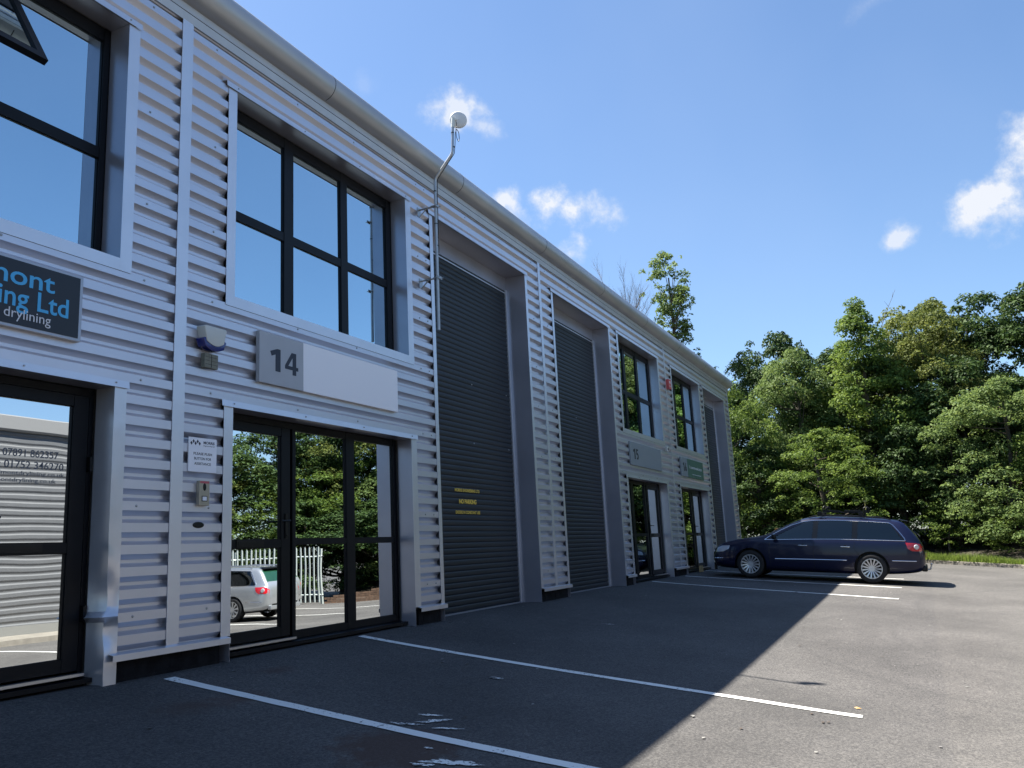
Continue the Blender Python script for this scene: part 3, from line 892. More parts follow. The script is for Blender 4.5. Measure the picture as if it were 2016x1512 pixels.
def door_window(a, b, c, d, k):
    """glazed entrance: door leaf and side lights"""
    ft = .04
    m = MB()
    zt, zb_ = DH - .003, .065
    leaf_left = k in (1,)
    # unit 13 mirrored: leaf at the right; 14: leaf at the left; 15, 16 leaf in the middle/right
    if k == 0: leaf = (c - .92, c - .045); side = [(b + .07, b + .9), (b + 1.07, c - 1.06)]
    elif k == 1: leaf = (b + .045, b + 1.03); side = [(b + 1.125, b + 1.975), (b + 2.12, c - .065)]
    elif k == 2: leaf = (c - 1.03, c - .045); side = [(b + .07, b + .82), (b + 1.0, c - 1.18)]
    else: leaf = (c - 1.03, c - .045); side = [(b + .07, b + .82), (b + 1.0, c - 1.18)]
    gz_ = [(.135, .970), (1.025, 2.118)]
    bars(m, b, leaf[0] - .045 if leaf[0] > b + .5 else b + .04, zb_, zt, [] if leaf[0] < b + .5 else side, gz_)
    if leaf[0] < b + .5:
        bars(m, leaf[1] + .045, c, zb_, zt, side, gz_)
        m.box(b + .0401, leaf[1] + .0449, YF0, YF1, DH - .06, zt)
    else:
        m.box(leaf[1] + .01, c, YF0, YF1, zb_, zt)
        m.box(leaf[0] - .0449, leaf[1] + .0099, YF0, YF1, DH - .06, zt)
    ofr = tb(m, 'entrance_screen', M['frame'])
    for xa, xb in side:
        for za, zb in gz_: pane(xa - .004, xb + .004, za - .004, zb + .004, ofr, M['glass_door'])
    # sill board under the frame
    m = MB(); m.prism_x([(.06, .02), (.06, .052), (.24, .064), (.24, .02)], b + .002, c - .002)
    m.build('sill', M['frame'], ofr)
    # door leaf
    m = MB()
    la, lb = leaf; gl = [(la + .12, lb - .125)]
    gzd = [(.195, .945), (1.02, 2.04)]
    bars(m, la, lb, .105, DH - .065, gl, gzd, YF0 - .006, YF1 - .003)
    # kick rail reveals and the letter box
    dr = tb(m, 'entrance_door', M['frame'])
    for za, zb in gzd: pane(gl[0][0] - .004, gl[0][1] + .004, za - .004, zb + .004, dr, M['glass_door'], y=YG - .004)
    lx = gl[0][0] + .13 if k != 0 else gl[0][1] - .56
    m = MB(); m.box(lx, lx + .36, YF0 - .010, YF0 - .004, .955, 1.022); m.box(lx + .02, lx + .34, YF0 - .013, YF0 - .0101, .972, 1.008)
    m.build('letter_box', M['black'], dr, bevel=.001)
    hx = lb - .06 if k == 1 else la + .06
    sgn = -1 if k == 1 else 1
    m = MB(); m.box(hx - .02, hx + .02, YF0 - .018, YF0 - .0065, 1.03, 1.27, 0)
    m.tube([(hx, YF0 - .018, 1.20), (hx, YF0 - .062, 1.20), (hx + sgn * .13, YF0 - .064, 1.195)], .009, 8)
    if k == 1: m.lathe([(.0, YF0 - .024), (.011, YF0 - .023), (.012, YF0 - .017)], (hx, 0, 1.06), 'y', 10)
    m.build('door_handle', M['black'], dr)
    m = MB(); m.box(la + .01, lb - .005, .085, .150, .072, .092)
    m.build('threshold', M['steel'], dr)
    if k == 0:
        for hz in (1.55, .45):
            m = MB(); m.box(lb + .01, lb + .035, YF0 - .035, YF0 - .0005, hz, hz + .11); m.build('hinge', M['black'], dr)
        tx = mat('faint_lettering', (.13, .14, .16), .6)
        for body, z_, h_, x1, w_ in (('m: 07891 862357', 1.628, .054, 4.20, .52), ('o: 01752 346270', 1.545, .054, 4.245, .54), ('info@edmontdrylining.co.uk', 1.490, .038, 4.255, .70), ('www.edmontdrylining.co.uk', 1.440, .038, 4.19, .66)):
            text_mesh('lettering', body, h_, tx, dr, x1, z_, YG - .0045, 'RIGHT', depth=.0008, bold=.01, width=w_)
    return ofr, dr
for k, e in enumerate(ent): 
    fr_, dr_ = door_window(*e, k)
    dr_['label'] = ['glazed dark door with phone numbers on its glass, left unit', 'glazed dark door of unit 14', 'glazed dark door of unit 15', 'glazed dark door of unit 16'][k]
    if k == 2:
        m = MB()
        a, b, c, d = e
        for xx in (b + .14, b + .30, b + 1.05, b + 1.22, b + 1.38, b + 1.56): m.box(xx, xx + .035, YG + .02, YG + .023, .16, 2.1)
        m.build('stripe', mat('reflection_stripe', (.50, .52, .52), .6), fr_)  # pale strips behind the panes, painted stand-ins for upright reflections in the glass
    if k >= 2:
        m = MB(); m.box(e[2] - .72, e[2] - .20, .32, .323, .2, 2.05)
        m.build('blind', mat('blind_fabric', (.50, .52, .54), .8), fr_)
m = MB(); m.box(0, .34, -.035, 0, 0, .16); 
o = m.build('parcel', mat('cardboard', (.55, .38, .18), .8), None, bevel=.004, loc=(22.5, -.06, .0))
tag(o, 'small brown parcel standing at the foot of the door of unit 16', 'parcel')

# screws across the cladding, one pattern in one mesh
m = MB()
rnd = random.Random(3)
for zz in (.50, 1.33, 2.32, 2.99, 3.65, 4.64, 5.47):
    kk = round((zz - Z0P) / PITCH); zc = Z0P + kk * PITCH + .21 * PITCH
    xx = -2.0
    for sx in [S1 - .32, S1 + .42, 8.96, 9.16, 12.62, 13.2, 16.78, 20.45, 21.0, 24.68, 28.3] + ([6.6, 7.6, 10.3, 11.4, 14.3, 15.6, 18.2, 19.3, 22.3, 23.4, 25.8, 27.0, 3.5, 2.4] if zz > 5.3 or 2.3 < zz < 3.0 else []):
        m.lathe([(.0, YC - .009), (.007, YC - .008), (.011, YC - .0005)], (sx, 0, zc), 'y', 7)
o = tb(m, 'screw', M['galv']); o['kind'] = 'stuff'

# ------------------------------------------------------------------ signs and fittings on the wall
def box_sign(name, x0, x1, z0, z1, face, edge, label, cat, y=-.085, t=.045, group=None):
    e = empty(name, ((x0 + x1) / 2, y, z0), label=label, cat=cat, group=group) if group else empty(name, ((x0 + x1) / 2, y, z0), label=label, cat=cat)
    cx = (x0 + x1) / 2
    m = MB(); m.box(x0 - cx, x1 - cx, 0, t, 0, z1 - z0)
    m.build('panel', face, e, bevel=.003)
    return e
def sub_text(e, *a, **k):
    """text placed with world x/z, kept relative to the sign"""
    body, h, mt, x, z, y = a
    o = text_mesh('lettering', body, h, mt, e, x - e.location.x, z - e.location.z, y - e.location.y, **k)
    return o

# unit 14: grey number panel and blank white panel on one board
Ys = -.088
e = empty('unit_sign', (7.17, Ys, 2.465), label='unit sign with grey number 14 beside a blank white panel', cat='sign', group='unit number signs')
m = MB(); m.box(-1.17, -.537, 0, .045, 0, .495); m.build('number_panel', M['sign_grey'], e, bevel=.003)
m = MB(); m.box(-.5365, 1.175, -.001, .045, -.001, .497); m.build('name_panel', M['sign_white'], e, bevel=.003)
digits('14', .222, M['txt_dark'], e, 6.135, 2.600, Ys, gap=.76)
M['sign_slate'] = mat('sign_slate_grey', (.24, .27, .29), .45, noise=.03)
e = empty('unit_sign', (18.5, -.075, 2.46), label='plain grey unit sign with number 15', cat='sign', group='unit number signs')
m = MB(); m.box(-1.19, 1.19, 0, .035, 0, .50); m.build('number_panel', M['sign_slate'], e, bevel=.003)
digits('15', .225, M['txt_black'], e, 17.50, 2.598, -.075)
e = empty('unit_sign', (22.72, -.075, 2.46), label='unit sign with number 16 and a green name panel', cat='sign', group='unit number signs')
m = MB(); m.box(-1.20, -.53, 0, .035, 0, .49); m.build('number_panel', M['sign_slate'], e, bevel=.003)
m = MB(); m.box(-.5295, 1.25, -.001, .035, -.001, .491); m.build('name_panel', M['green_sign'], e, bevel=.003)
digits('16', .225, M['txt_black'], e, 21.70, 2.598, -.075)
sub_text(e, 'I communicator', .085, M['txt_white'], 22.40, 2.70, -.076, width=1.40)
sub_text(e, 'www.communicator', .035, M['txt_white'], 22.65, 2.54, -.076, width=1.0)
# dark company sign of the left unit
e = empty('company_sign', (2.6, -.095, 2.46), label='black company sign with pale blue lettering above the left door', cat='sign')
m = MB(); m.box(-1.25, 1.515, .004, .055, 0, .50); m.build('surround', M['sign_edge'], e, bevel=.003)
m = MB(); m.box(-1.23, 1.488, 0, .0036, .022, .478); m.build('panel', M['sign_dark'], e)
B = M['txt_blue']
sub_text(e, 'Edmont', .135, B, 3.885, 2.765, -.0952, align='RIGHT', bold=.012, width=.76)
sub_text(e, 'Drylining Ltd', .185, B, 4.000, 2.565, -.0962, align='RIGHT', bold=.012, width=1.02)
sub_text(e, 'partitions & drylining', .092, M['txt_white'], 3.865, 2.505, -.0975, align='RIGHT', width=.86)

# alarm sounder
e = empty('alarm_box', (5.405, -.045, 2.62), label='white and blue alarm sounder box left of sign 14', cat='alarm')
m = MB()
def shield(m, z0, z1, w0, w1, y0, y1, mi=0, n=8):
    """rounded shield: lower edge curved"""
    pts = []
    for i in range(n + 1):
        u = -1 + 2 * i / n
        pts.append((u * w0, z0 + .035 * (1 - math.cos(u * 1.35)) * 1.2))
    pts += [(w1, z1 - .012), (w1 * .9, z1), (-w1 * .9, z1), (-w1, z1 - .012)]
    k = len(pts)
    vs = [(x * .9, y0, z) for x, z in pts] + [(x, y1, z) for x, z in pts]
    m.add(vs, [tuple(range(k)), tuple(reversed(range(k, 2 * k)))] + [(i, k + i, k + (i + 1) % k, (i + 1) % k) for i in range(k)], mi)
shield(m, .058, .228, .110, .144, -.088, 0)
m.build('casing', M['white_pl'], e, bevel=.006, smooth=50)
m = MB(); shield(m, .012, .120, .120, .147, -.080, 0)
m.build('lens', M['blue_pl'], e, bevel=.004, smooth=50)
# camera / sensor box under it
e = empty('junction_box', (5.40, -.045, 2.485), label='small grey box directly under the alarm sounder', cat='junction box')
m = MB(); m.box(-.078, .078, -.045, 0, 0, .128); m.build('body', M['grey_pl'], e, bevel=.004)
m = MB()
for i in range(1, 4): m.box(-.070, .070, -.0475, -.0445, .032 * i - .001, .032 * i + .001)
m.box(-.001, .001, -.048, -.0445, .005, .123)
m.build('groove', M['black'], e)

# notice
e = empty('notice', (5.357, -.055, 1.582), label='small white notice asking visitors to push the button', cat='notice')
m = MB(); m.box(-.157, .157, 0, .010, 0, .29); m.build('board', M['sign_white'], e, bevel=.001)
nx = 5.357
for body, z_, h_, w_ in (('PLEASE PUSH', 1.725, .022, .205), ('BUTTON FOR', 1.684, .022, .19), ('ASSISTANCE', 1.641, .022, .185)):
    sub_text(e, body, h_, M['txt_black'], nx, z_, -.055, align='CENTER', width=w_, bold=.012, depth=.0006)
sub_text(e, 'MORRIS', .024, M['txt_dark'], 5.363, 1.822, -.055, width=.125, bold=.025, depth=.0006)
sub_text(e, 'Engineering Ltd', .014, M['txt_dark'], 5.363, 1.800, -.055, width=.125, depth=.0006)
m = MB()
for i in range(5):
    cx_ = -.128 + i * .0225; cz_ = 1.838 - 1.582 - (.016 if i % 2 == 0 else 0); q = .0165
    m.add([(cx_ - q * .75, -.0008, cz_), (cx_, -.0008, cz_ - q), (cx_ + q * .75, -.0008, cz_), (cx_, -.0008, cz_ + q),
           (cx_ - q * .75, .0002, cz_), (cx_, .0002, cz_ - q), (cx_ + q * .75, .0002, cz_), (cx_, .0002, cz_ + q)], [(0, 1, 2, 3), (0, 4, 5, 1), (1, 5, 6, 2), (2, 6, 7, 3), (3, 7, 4, 0)])
m.build('emblem', M['txt_dark'], e)

# intercom
e = empty('intercom', (5.357, -.045, 1.30), label='slim brass coloured intercom with push button and red strip', cat='intercom')
m = MB(); m.box(-.056, .056, -.038, 0, 0, .208); m.build('body', M['gold'], e, bevel=.004)
m = MB(); m.box(-.050, .050, -.0392, -.0375, .186, .203); m.build('label_strip', mat('red_label', (.55, .10, .12), .5), e)
m = MB(); m.lathe([(0, -.0395), (.016, -.0395), (.020, -.0375)], (0, 0, .160), 'y', 14); 
for v in range(len(m.v)): x_, y_, z_ = m.v[v]; m.v[v] = (x_, y_, .155 + (z_ - .160) * 1.7)
m.build('lens', M['black'], e)
m = MB(); m.box(-.030, .030, -.0400, -.0375, .035, .080); m.build('push_button', M['black'], e)
m = MB(); m.box(-.023, .023, -.0415, -.0401, .041, .074); m.build('button_face', M['sign_white'], e)
# oval vent
m = MB()
for j, (rr_, yy) in enumerate([(1, 0)]):
    m.lathe([(0, -.005), (.05, -.005), (.061, -.003), (.063, 0)], (0, 0, 0), 'y', 24)
for v in range(len(m.v)): x_, y_, z_ = m.v[v]; m.v[v] = (x_, y_, z_ * .42)
o = m.build('wall_cap', M['black'], None, loc=(5.333, YC - .0005, 1.141))
tag(o, 'small black oval cap on the cladding below the intercom', 'cap')

# red alarm box and small sensor on unit 16
e = empty('alarm_box', (20.92, -.04, 4.60), label='red alarm box between the windows of units 15 and 16', cat='alarm')
m = MB(); m.box(-.11, .11, -.09, 0, .02, .27); m.build('casing', M['red'], e, bevel=.015)
m = MB(); m.box(-.08, .05, -.093, -.0895, .16, .22); m.box(-.08, .0, -.093, -.0895, .07, .10); m.build('label_strip', mat('pale_label', (.6, .5, .5), .5), e)
e = empty('security_camera', (20.3, -.04, 2.98), label='tiny cream camera box right of sign 15 near the joint strip', cat='camera')
m = MB(); m.box(-.06, .06, -.06, 0, 0, .12); m.build('casing', M['white_pl'], e, bevel=.01)
m = MB(); m.lathe([(0, -.067), (.03, -.066), (.034, -.059)], (0, 0, .055), 'y', 14); m.build('lens', M['black'], e)

# aerial mast with dish
e = empty('aerial_mast', (9.017, -.04, 4.27), label='cranked galvanised pole carrying a small white dish above the eaves', cat='aerial')
ox, oy, oz = 9.017, -.04, 4.27
P_ = lambda x_, y_, z_: (x_ - ox, y_ - oy, z_ - oz)
m = MB()
def bend(pts, r=.05, k=4):
    out = [Vector(pts[0])]
    for a, b, c in zip(pts[:-2], pts[1:-1], pts[2:]):
        a, b, c = Vector(a), Vector(b), Vector(c)
        p = b + (a - b).normalized() * r; q = b + (c - b).normalized() * r
        for i in range(k + 1):
            t = i / k; out.append(p * (1 - t) ** 2 + b * 2 * t * (1 - t) + q * t * t)
    out.append(Vector(pts[-1])); return out
pole = [P_(9.0, -.30, 3.571), P_(9.03, -.30, 5.62), P_(9.05, -.565, 5.93), P_(9.07, -.575, 6.36)]
m.tube(bend(pole), .019, 12)
m.build('pole', M['galv'], e, smooth=50)
m = MB()
for z_, x_ in ((5.24, 9.017), (4.265, 9.017)):
    m.box(x_ - .02 - ox, x_ + .02 - ox, -.33 - oy, YC - oy, z_ - .004 - oz, z_ + .004 - oz)
    m.box(x_ - .04 - ox, x_ + .04 - ox, YC - .006 - oy, YC - oy, z_ - .10 - oz, z_ + .03 - oz)
    m.tube([P_(x_, YC - .01, z_ - .10), P_(x_, -.17, z_)], .008, 6)
    m.box(x_ - .05 - ox, x_ + .05 - ox, -.335 - oy, -.325 - oy, z_ - .018 - oz, z_ + .018 - oz)
    m.tube([P_(x_ - .035, -.36, z_), P_(x_ - .035, -.25, z_)], .005, 6); m.tube([P_(x_ + .035, -.36, z_), P_(x_ + .035, -.25, z_)], .005, 6)
    m.build('bracket', M['galv'], e); m = MB()
m = MB()
for z_ in (5.45, 5.0, 4.7): m.lathe([(.0205, z_ - .006 - oz), (.022, z_ - oz), (.0205, z_ + .006 - oz)], (9.02 - ox, -.30 - oy, 0), 'z', 10)
for z_ in (6.02, 6.22): m.lathe([(.0205, z_ - .006 - oz), (.022, z_ - oz), (.0205, z_ + .006 - oz)], (9.06 - ox, -.572 - oy, 0), 'z', 10)
cab = [P_(9.12, -.60, 6.40), P_(9.11, -.61, 6.34), P_(9.085, -.61, 6.27), P_(9.095, -.61, 6.16), P_(9.13, -.62, 6.11), P_(9.155, -.62, 6.16), P_(9.145, -.62, 6.25), P_(9.11, -.61, 6.29), P_(9.085, -.60, 6.22), P_(9.07, -.598, 6.05), P_(9.055, -.59, 5.92), P_(9.045, -.33, 5.62), P_(9.035, -.324, 5.3), P_(9.03, -.324, 4.6)]
m.tube(bend(cab, .02, 3), .0045, 6)
m.build('cable', M['black'], e)
m = MB()
m.lathe([(0, -.030), (.050, -.028), (.102, -.018), (.116, -.006), (.116, .002), (.080, .014), (.0, .020)], (0, 0, 0), 'y', 28)
m.lathe([(.0, -.0335), (.006, -.0325), (.008, -.029)], (0, 0, 0), 'y', 8)
o = m.build('dish', mat('dish_white', (.66, .66, .66), .45), e, smooth=50, loc=P_(9.185, -.60, 6.455))
o.rotation_euler = (R(6), 0, R(-52))
m = MB(); m.tube([P_(9.07, -.575, 6.30), P_(9.08, -.58, 6.44)], .024, 10); m.tube([P_(9.08, -.58, 6.42), P_(9.18, -.595, 6.455)], .014, 8)
m.build('clamp', M['white_pl'], e, smooth=50)

# ------------------------------------------------------------------ estate cars
def interp(x, tab):
    return float(np.interp(x, [p[0] for p in tab], [p[1] for p in tab]))
def smooth_i(x, tab):
    """catmull-rom style smooth interpolation"""
    X = [p[0] for p in tab]; Y = [p[1] for p in tab]
    if x <= X[0]: return Y[0]
    if x >= X[-1]: return Y[-1]
    i = max(j for j in range(len(X)) if X[j] <= x); i = min(i, len(X) - 2)
    def sl(j):
        if j == 0: return (Y[1] - Y[0]) / (X[1] - X[0])
        if j == len(X) - 1: return (Y[-1] - Y[-2]) / (X[-1] - X[-2])
        a = (Y[j] - Y[j - 1]) / (X[j] - X[j - 1]); b = (Y[j + 1] - Y[j]) / (X[j + 1] - X[j])
        return 0 if a * b <= 0 else 2 * a * b / (a + b)
    h = X[i + 1] - X[i]; t = (x - X[i]) / h
    return (2 * t**3 - 3 * t**2 + 1) * Y[i] + (t**3 - 2 * t**2 + t) * h * sl(i) + (-2 * t**3 + 3 * t**2) * Y[i + 1] + (t**3 - t**2) * h * sl(i + 1)

def estate_car(label, loc, rz, pitch, paint, details=True, hatch=False, group=None):
    root = empty('estate_car', loc, label=label, cat='car')
    if group: root['group'] = group
    root.rotation_euler = (0, -pitch, rz)
    # side outline, x forward
    TOP = [(-2.385, .62), (-2.365, .80), (-2.32, .95), (-2.26, 1.03), (-2.16, 1.16), (-2.02, 1.345), (-1.90, 1.432), (-1.6, 1.468), (-1.1, 1.495), (-.5, 1.508), (-.1, 1.500), (.22, 1.455), (.55, 1.325), (.95, 1.115), (1.14, 1.025), (1.30, .985), (1.7, .925), (2.05, .835), (2.25, .735), (2.36, .61), (2.40, .50)]
    BELT = [(-2.385, .60), (-2.36, .78), (-2.25, .925), (-2.0, .955), (-1.0, .955), (0, .935), (.8, .905), (1.14, .895), (1.5, .865), (2.0, .765), (2.25, .675), (2.36, .57), (2.40, .48)]
    BOT = [(-2.385, .42), (-2.34, .32), (-2.15, .25), (-1.6, .20), (-1, .18), (1.2, .17), (1.9, .19), (2.28, .22), (2.36, .27), (2.40, .34)]
    WID = [(-2.385, .60), (-2.37, .70), (-2.30, .80), (-2.1, .872), (-1.7, .902), (-1, .910), (.9, .910), (1.5, .905), (1.9, .880), (2.15, .820), (2.29, .73), (2.37, .60), (2.40, .48)]
    st = [-2.385, -2.375, -2.34, -2.28, -2.2, -2.1, -2.0, -1.9, -1.8, -1.65, -1.45, -1.25, -1.0, -.75, -.5, -.25, 0, .2, .4, .6, .8, .95, 1.08, 1.2, 1.35, 1.55, 1.75, 1.95, 2.1, 2.2, 2.28, 2.34, 2.38, 2.40]
    rows = []
    for x in st:
        zt, zbelt, zb, w = smooth_i(x, TOP), smooth_i(x, BELT), smooth_i(x, BOT), smooth_i(x, WID)
        zbelt = min(zbelt, zt - .02)
        h = zt - zbelt
        wb = w * .955
        wr = wb - .40 * h - .03
        mid = (zb + zbelt) / 2
        side = [(0, zb), (w * .6, zb), (w * .90, zb + .015), (w * .965, zb + .09), (w * .99, zb + .22 * (zbelt - zb)), (w, zb + .48 * (zbelt - zb)), (w * .995, zb + .72 * (zbelt - zb)),
                (w * .982, zb + .90 * (zbelt - zb)), (wb, zbelt), (wb - .022, zbelt + min(.02, h * .3)),
                (wb - (wb - wr) * .5, zbelt + h * .48), (wr + .01, zt - h * .16 - .002), (wr - .055, zt - h * .045 - .001), (wr * .55, zt - .002), (0, zt)]
        rows.append([Vector((x, y, z)) for y, z in side])
    m = bmesh.new(); n = len(rows[0]); grid = []
    for rw in rows:
        L = [m.verts.new(v) for v in rw]
        Rr = [m.verts.new((v.x, -v.y, v.z)) for v in rw[1:-1]]
        grid.append(L + Rr[::-1])      # closed ring
    k = len(grid[0])
    for a, b in zip(grid[:-1], grid[1:]):
        for i in range(k): m.faces.new((a[i], a[(i + 1) % k], b[(i + 1) % k], b[i]))
    for ring in (grid[0], grid[-1]):
        # end caps as strips
        for i in range(n - 1):
            l0, l1 = ring[i], ring[i + 1]
            r0 = ring[0] if i == 0 else ring[k - i]; r1 = ring[k - i - 1] if i + 1 < n - 1 else ring[n - 1]
            vs_ = []
            for v in (l0, l1, r1, r0):
                if v not in vs_: vs_.append(v)
            if len(vs_) > 2:
                try: m.faces.new(vs_)
                except ValueError: pass
    bmesh.ops.recalc_face_normals(m, faces=m.faces)
    me = bpy.data.meshes.new('body'); m.to_mesh(me); m.free()
    body = bpy.data.objects.new('body', me); COL.objects.link(body)
    sub = body.modifiers.new('s', 'SUBSURF'); sub.levels = 2; sub.render_levels = 2
    cutters = []
    AX = (1.44, -1.27); WR = .325
    for ax in AX:
        cm = MB()
        cm.lathe([(0, -.30), (.375, -.30), (.375, .30), (0, .30)], (ax, .85, .335), 'y', 40)
        cm.lathe([(0, -.30), (.375, -.30), (.375, .30), (0, .30)], (ax, -.85, .335), 'y', 40)
        c = cm.build('cutter', M['black']); cutters.append(c)
        bo = body.modifiers.new('b', 'BOOLEAN'); bo.object = c; bo.operation = 'DIFFERENCE'; bo.solver = 'EXACT'
    bpy.context.view_layer.update()
    dg = bpy.context.evaluated_depsgraph_get()
    me2 = bpy.data.meshes.new_from_object(body.evaluated_get(dg))
    body.modifiers.clear(); body.data = me2; me2.name = 'body'
    for c in cutters: bpy.data.objects.remove(c)
    me2.materials.clear(); me2.materials.append(paint); me2.materials.append(M['black'])
    for p in me2.polygons:
        c = p.center
        inside = any(math.hypot(c.x - ax, c.z - .335) < .372 for ax in AX) and abs(c.y) < .93 and abs(c.y) > .5 and c.z < .72
        low = c.z < smooth_i(c.x, BOT) + .045
        p.material_index = 1 if (inside and abs(p.normal.y) < .7 or (inside and math.hypot(c.x - min(AX, key=lambda a: abs(a - c.x)), c.z - .335) < .36) or low) else 0
        p.use_smooth = True
    try: me2.set_sharp_from_angle(angle=R(38))
    except Exception: pass
    body.parent = root
    bvh = BVHTree.FromPolygons([v.co for v in me2.vertices], [tuple(p.vertices) for p in me2.polygons])

    def hit_side(x, z, s=1):
        h = bvh.ray_cast(Vector((x, s * 2, z)), Vector((0, -s, 0)))
        return h[0] if h[0] is not None else Vector((x, s * .9, z))
    def side_patch(name, poly, mt, off=.004, both=True, parent=body, res=.03, names=None):
        """polygon given in (x, z), wrapped on the flank"""
        out = []
        for s in ((1, -1) if both else (1,)):
            b = bmesh.new()
            vs_ = [b.verts.new((x, 0, z)) for x, z in poly]
            b.faces.new(vs_)
            bmesh.ops.triangulate(b, faces=b.faces)
            for it in range(4):
                es = [e for e in b.edges if e.calc_length() > res * 2]
                if not es: break
                bmesh.ops.subdivide_edges(b, edges=es, cuts=1)
                bmesh.ops.triangulate(b, faces=b.faces)
            for v in b.verts:
                p = hit_side(v.co.x, v.co.z, s); v.co = Vector((p.x, p.y + s * off, p.z))
            # thickness
            ret = bmesh.ops.extrude_face_region(b, geom=b.faces[:])
            for v in ret['geom']:
                if isinstance(v, bmesh.types.BMVert): v.co.y -= s * (off + .004)
            bmesh.ops.recalc_face_normals(b, faces=b.faces)
            q = bpy.data.meshes.new(name); b.to_mesh(q); b.free()
            q.materials.append(mt); q.polygons.foreach_set('use_smooth', [True] * len(q.polygons))
            try: q.set_sharp_from_angle(angle=R(40))
            except Exception: pass
            o = bpy.data.objects.new(name, q); COL.objects.link(o); o.parent = parent; out.append(o)
        return out
    def side_strip(name, pts, w, mt, off=.006, both=True, parent=body):
        out = []
        for s in ((1, -1) if both else (1,)):
            mm_ = MB(); fine_ = []
            for (xa, za), (xb, zb_) in zip(pts[:-1], pts[1:]):
                q = max(1, int(math.hypot(xb - xa, zb_ - za) / .05))
                for i in range(q): fine_.append((xa + (xb - xa) * i / q, za + (zb_ - za) * i / q))
            fine_.append(pts[-1])
            P3 = []
            for x, z in fine_:
                p = hit_side(x, z, s); P3.append((p.x, p.y + s * off * .4, p.z))
            mm_.tube(P3, w / 2, 6)
            out.append(mm_.build(name, mt, parent, smooth=True))
        return out
    chrome = M['chrome']; cg = M['carglass']; blk = M['black']
    # side glass: follows the roof curve
    zb_ = lambda x: smooth_i(x, BELT) + .028
    def zt_(x):
        zt = smooth_i(x, TOP); h = zt - smooth_i(x, BELT); return zt - h * .16 - .028
    def window_poly(x0, x1, slant0=0., slant1=0., n_=12):
        xsq = [x0 + (x1 - x0) * i / n_ for i in range(n_ + 1)]
        lo = [(x, zb_(x)) for x in xsq]
        top = []
        for i, x in enumerate(xsq):
            t = i / n_; xx = x + slant0 * (1 - t) + slant1 * t
            top.append((xx, max(zt_(xx), zb_(xx) + .01)))
        return lo + top[::-1]
    side_patch('pillar', window_poly(-1.98, 1.02, .30, -.80), M['gloss_black'], .002)
    side_patch('side_window', window_poly(.02, .96, -.03, -.78), cg, .006)
    side_patch('side_window', window_poly(-.86, -.10, -.02, -.03), cg, .006)
    side_patch('side_window', window_poly(-1.93, -.98, .26, -.02), cg, .006)
    # chrome line round the glasshouse
    lx = [(x, zb_(x) - .012) for x in np.linspace(-1.99, 1.10, 18)]
    tx_ = [(x, zt_(x) + .012) for x in np.linspace(.26, -1.66, 18)]
    front = [(1.10, zb_(1.1) - .012), (.98, 1.00), (.75, 1.135), (.5, 1.265), (.26, zt_(.26) + .012)]
    rear = [(-1.66, zt_(-1.66) + .012), (-1.74, 1.32), (-1.86, 1.18), (-1.97, 1.03), (-1.99, zb_(-1.99) - .012)]
    for part_ in (lx, front, tx_, rear): side_strip('chrome_trim', part_, .018, chrome)
    # seams
    for pts in ([(.98, .86), (1.0, .6), (.96, .28)], [(-.02, .90), (-.02, .6), (-.03, .28)], [(-.92, .92), (-.90, .76), (-1.02, .62)], [(1.0, .28), (-.75, .28)]):
        side_strip('door_seam', pts, .007, blk, off=.001)
    side_strip('side_moulding', [(.86, .47), (0.0, .485), (-.74, .495)], .022, chrome, off=.006)
    side_strip('side_moulding', [(-1.70, .52), (-2.20, .525)], .020, chrome, off=.006)
    for hx in (.22, -.72):
        for s in (1, -1):
            p = hit_side(hx, .80, s)
            mm_ = MB(); mm_.box(-.10, .10, -.012, .012, -.011, .011)
            o = mm_.build('door_handle', chrome if details else paint, body, bevel=.006); o.location = (p.x, p.y + s * .018, p.z)
            mm_ = MB(); mm_.lathe([(0, -.004), (.036, -.003), (.040, 0)], (0, 0, 0), 'y', 16)
            o = mm_.build('handle_recess', blk, body); o.location = (p.x, p.y + s * .002, p.z)
            if s > 0: pass
    # windscreen, rear screen
    def top_patch(name, quad, mt, direction, off=.005):
        (xa, ya, za), (xb, yb, zb2) = quad   # bottom (x,halfwidth,z), top
        b = MB(); N = 10; vs_ = []
        for i in range(N + 1):
            t = i / N
            for j in range(N + 1):
                u = -1 + 2 * j / N
                x, y, z = xa + (xb - xa) * t, (ya + (yb - ya) * t) * u, za + (zb2 - za) * t
                h = bvh.ray_cast(Vector((x, y, z)) + Vector(direction) * 1.0, -Vector(direction))
                p = h[0] if h[0] is not None else Vector((x, y, z))
                vs_.append(p + Vector(direction) * off)
        b.add(vs_, [(i * (N + 1) + j, i * (N + 1) + j + 1, (i + 1) * (N + 1) + j + 1, (i + 1) * (N + 1) + j) for i in range(N) for j in range(N)])
        o = b.build(name, mt, body, smooth=True); return o
    top_patch('windscreen', ((1.10, .70, 1.03), (.30, .56, 1.43)), cg, Vector((.5, 0, .87)))
    top_patch('rear_screen', ((-2.24, .66, 1.06), (-1.97, .54, 1.375)), cg, Vector((-.8, 0, .6)))
    # door seams on the bonnet are hidden; lamps
    side_patch('headlight', [(2.33, .575), (2.30, .66), (2.14, .735), (1.93, .752), (1.96, .67), (2.10, .60)], M['lamp_glass'], .006)
    side_strip('bumper_trim', [(2.34, .43), (2.20, .435), (2.10, .44)], .03, chrome)
    tl = side_patch('tail_light', [(-2.355, .745), (-2.33, .895), (-2.20, .925), (-1.99, .93), (-2.03, .80), (-2.12, .745)], M['tail_red'], .008)
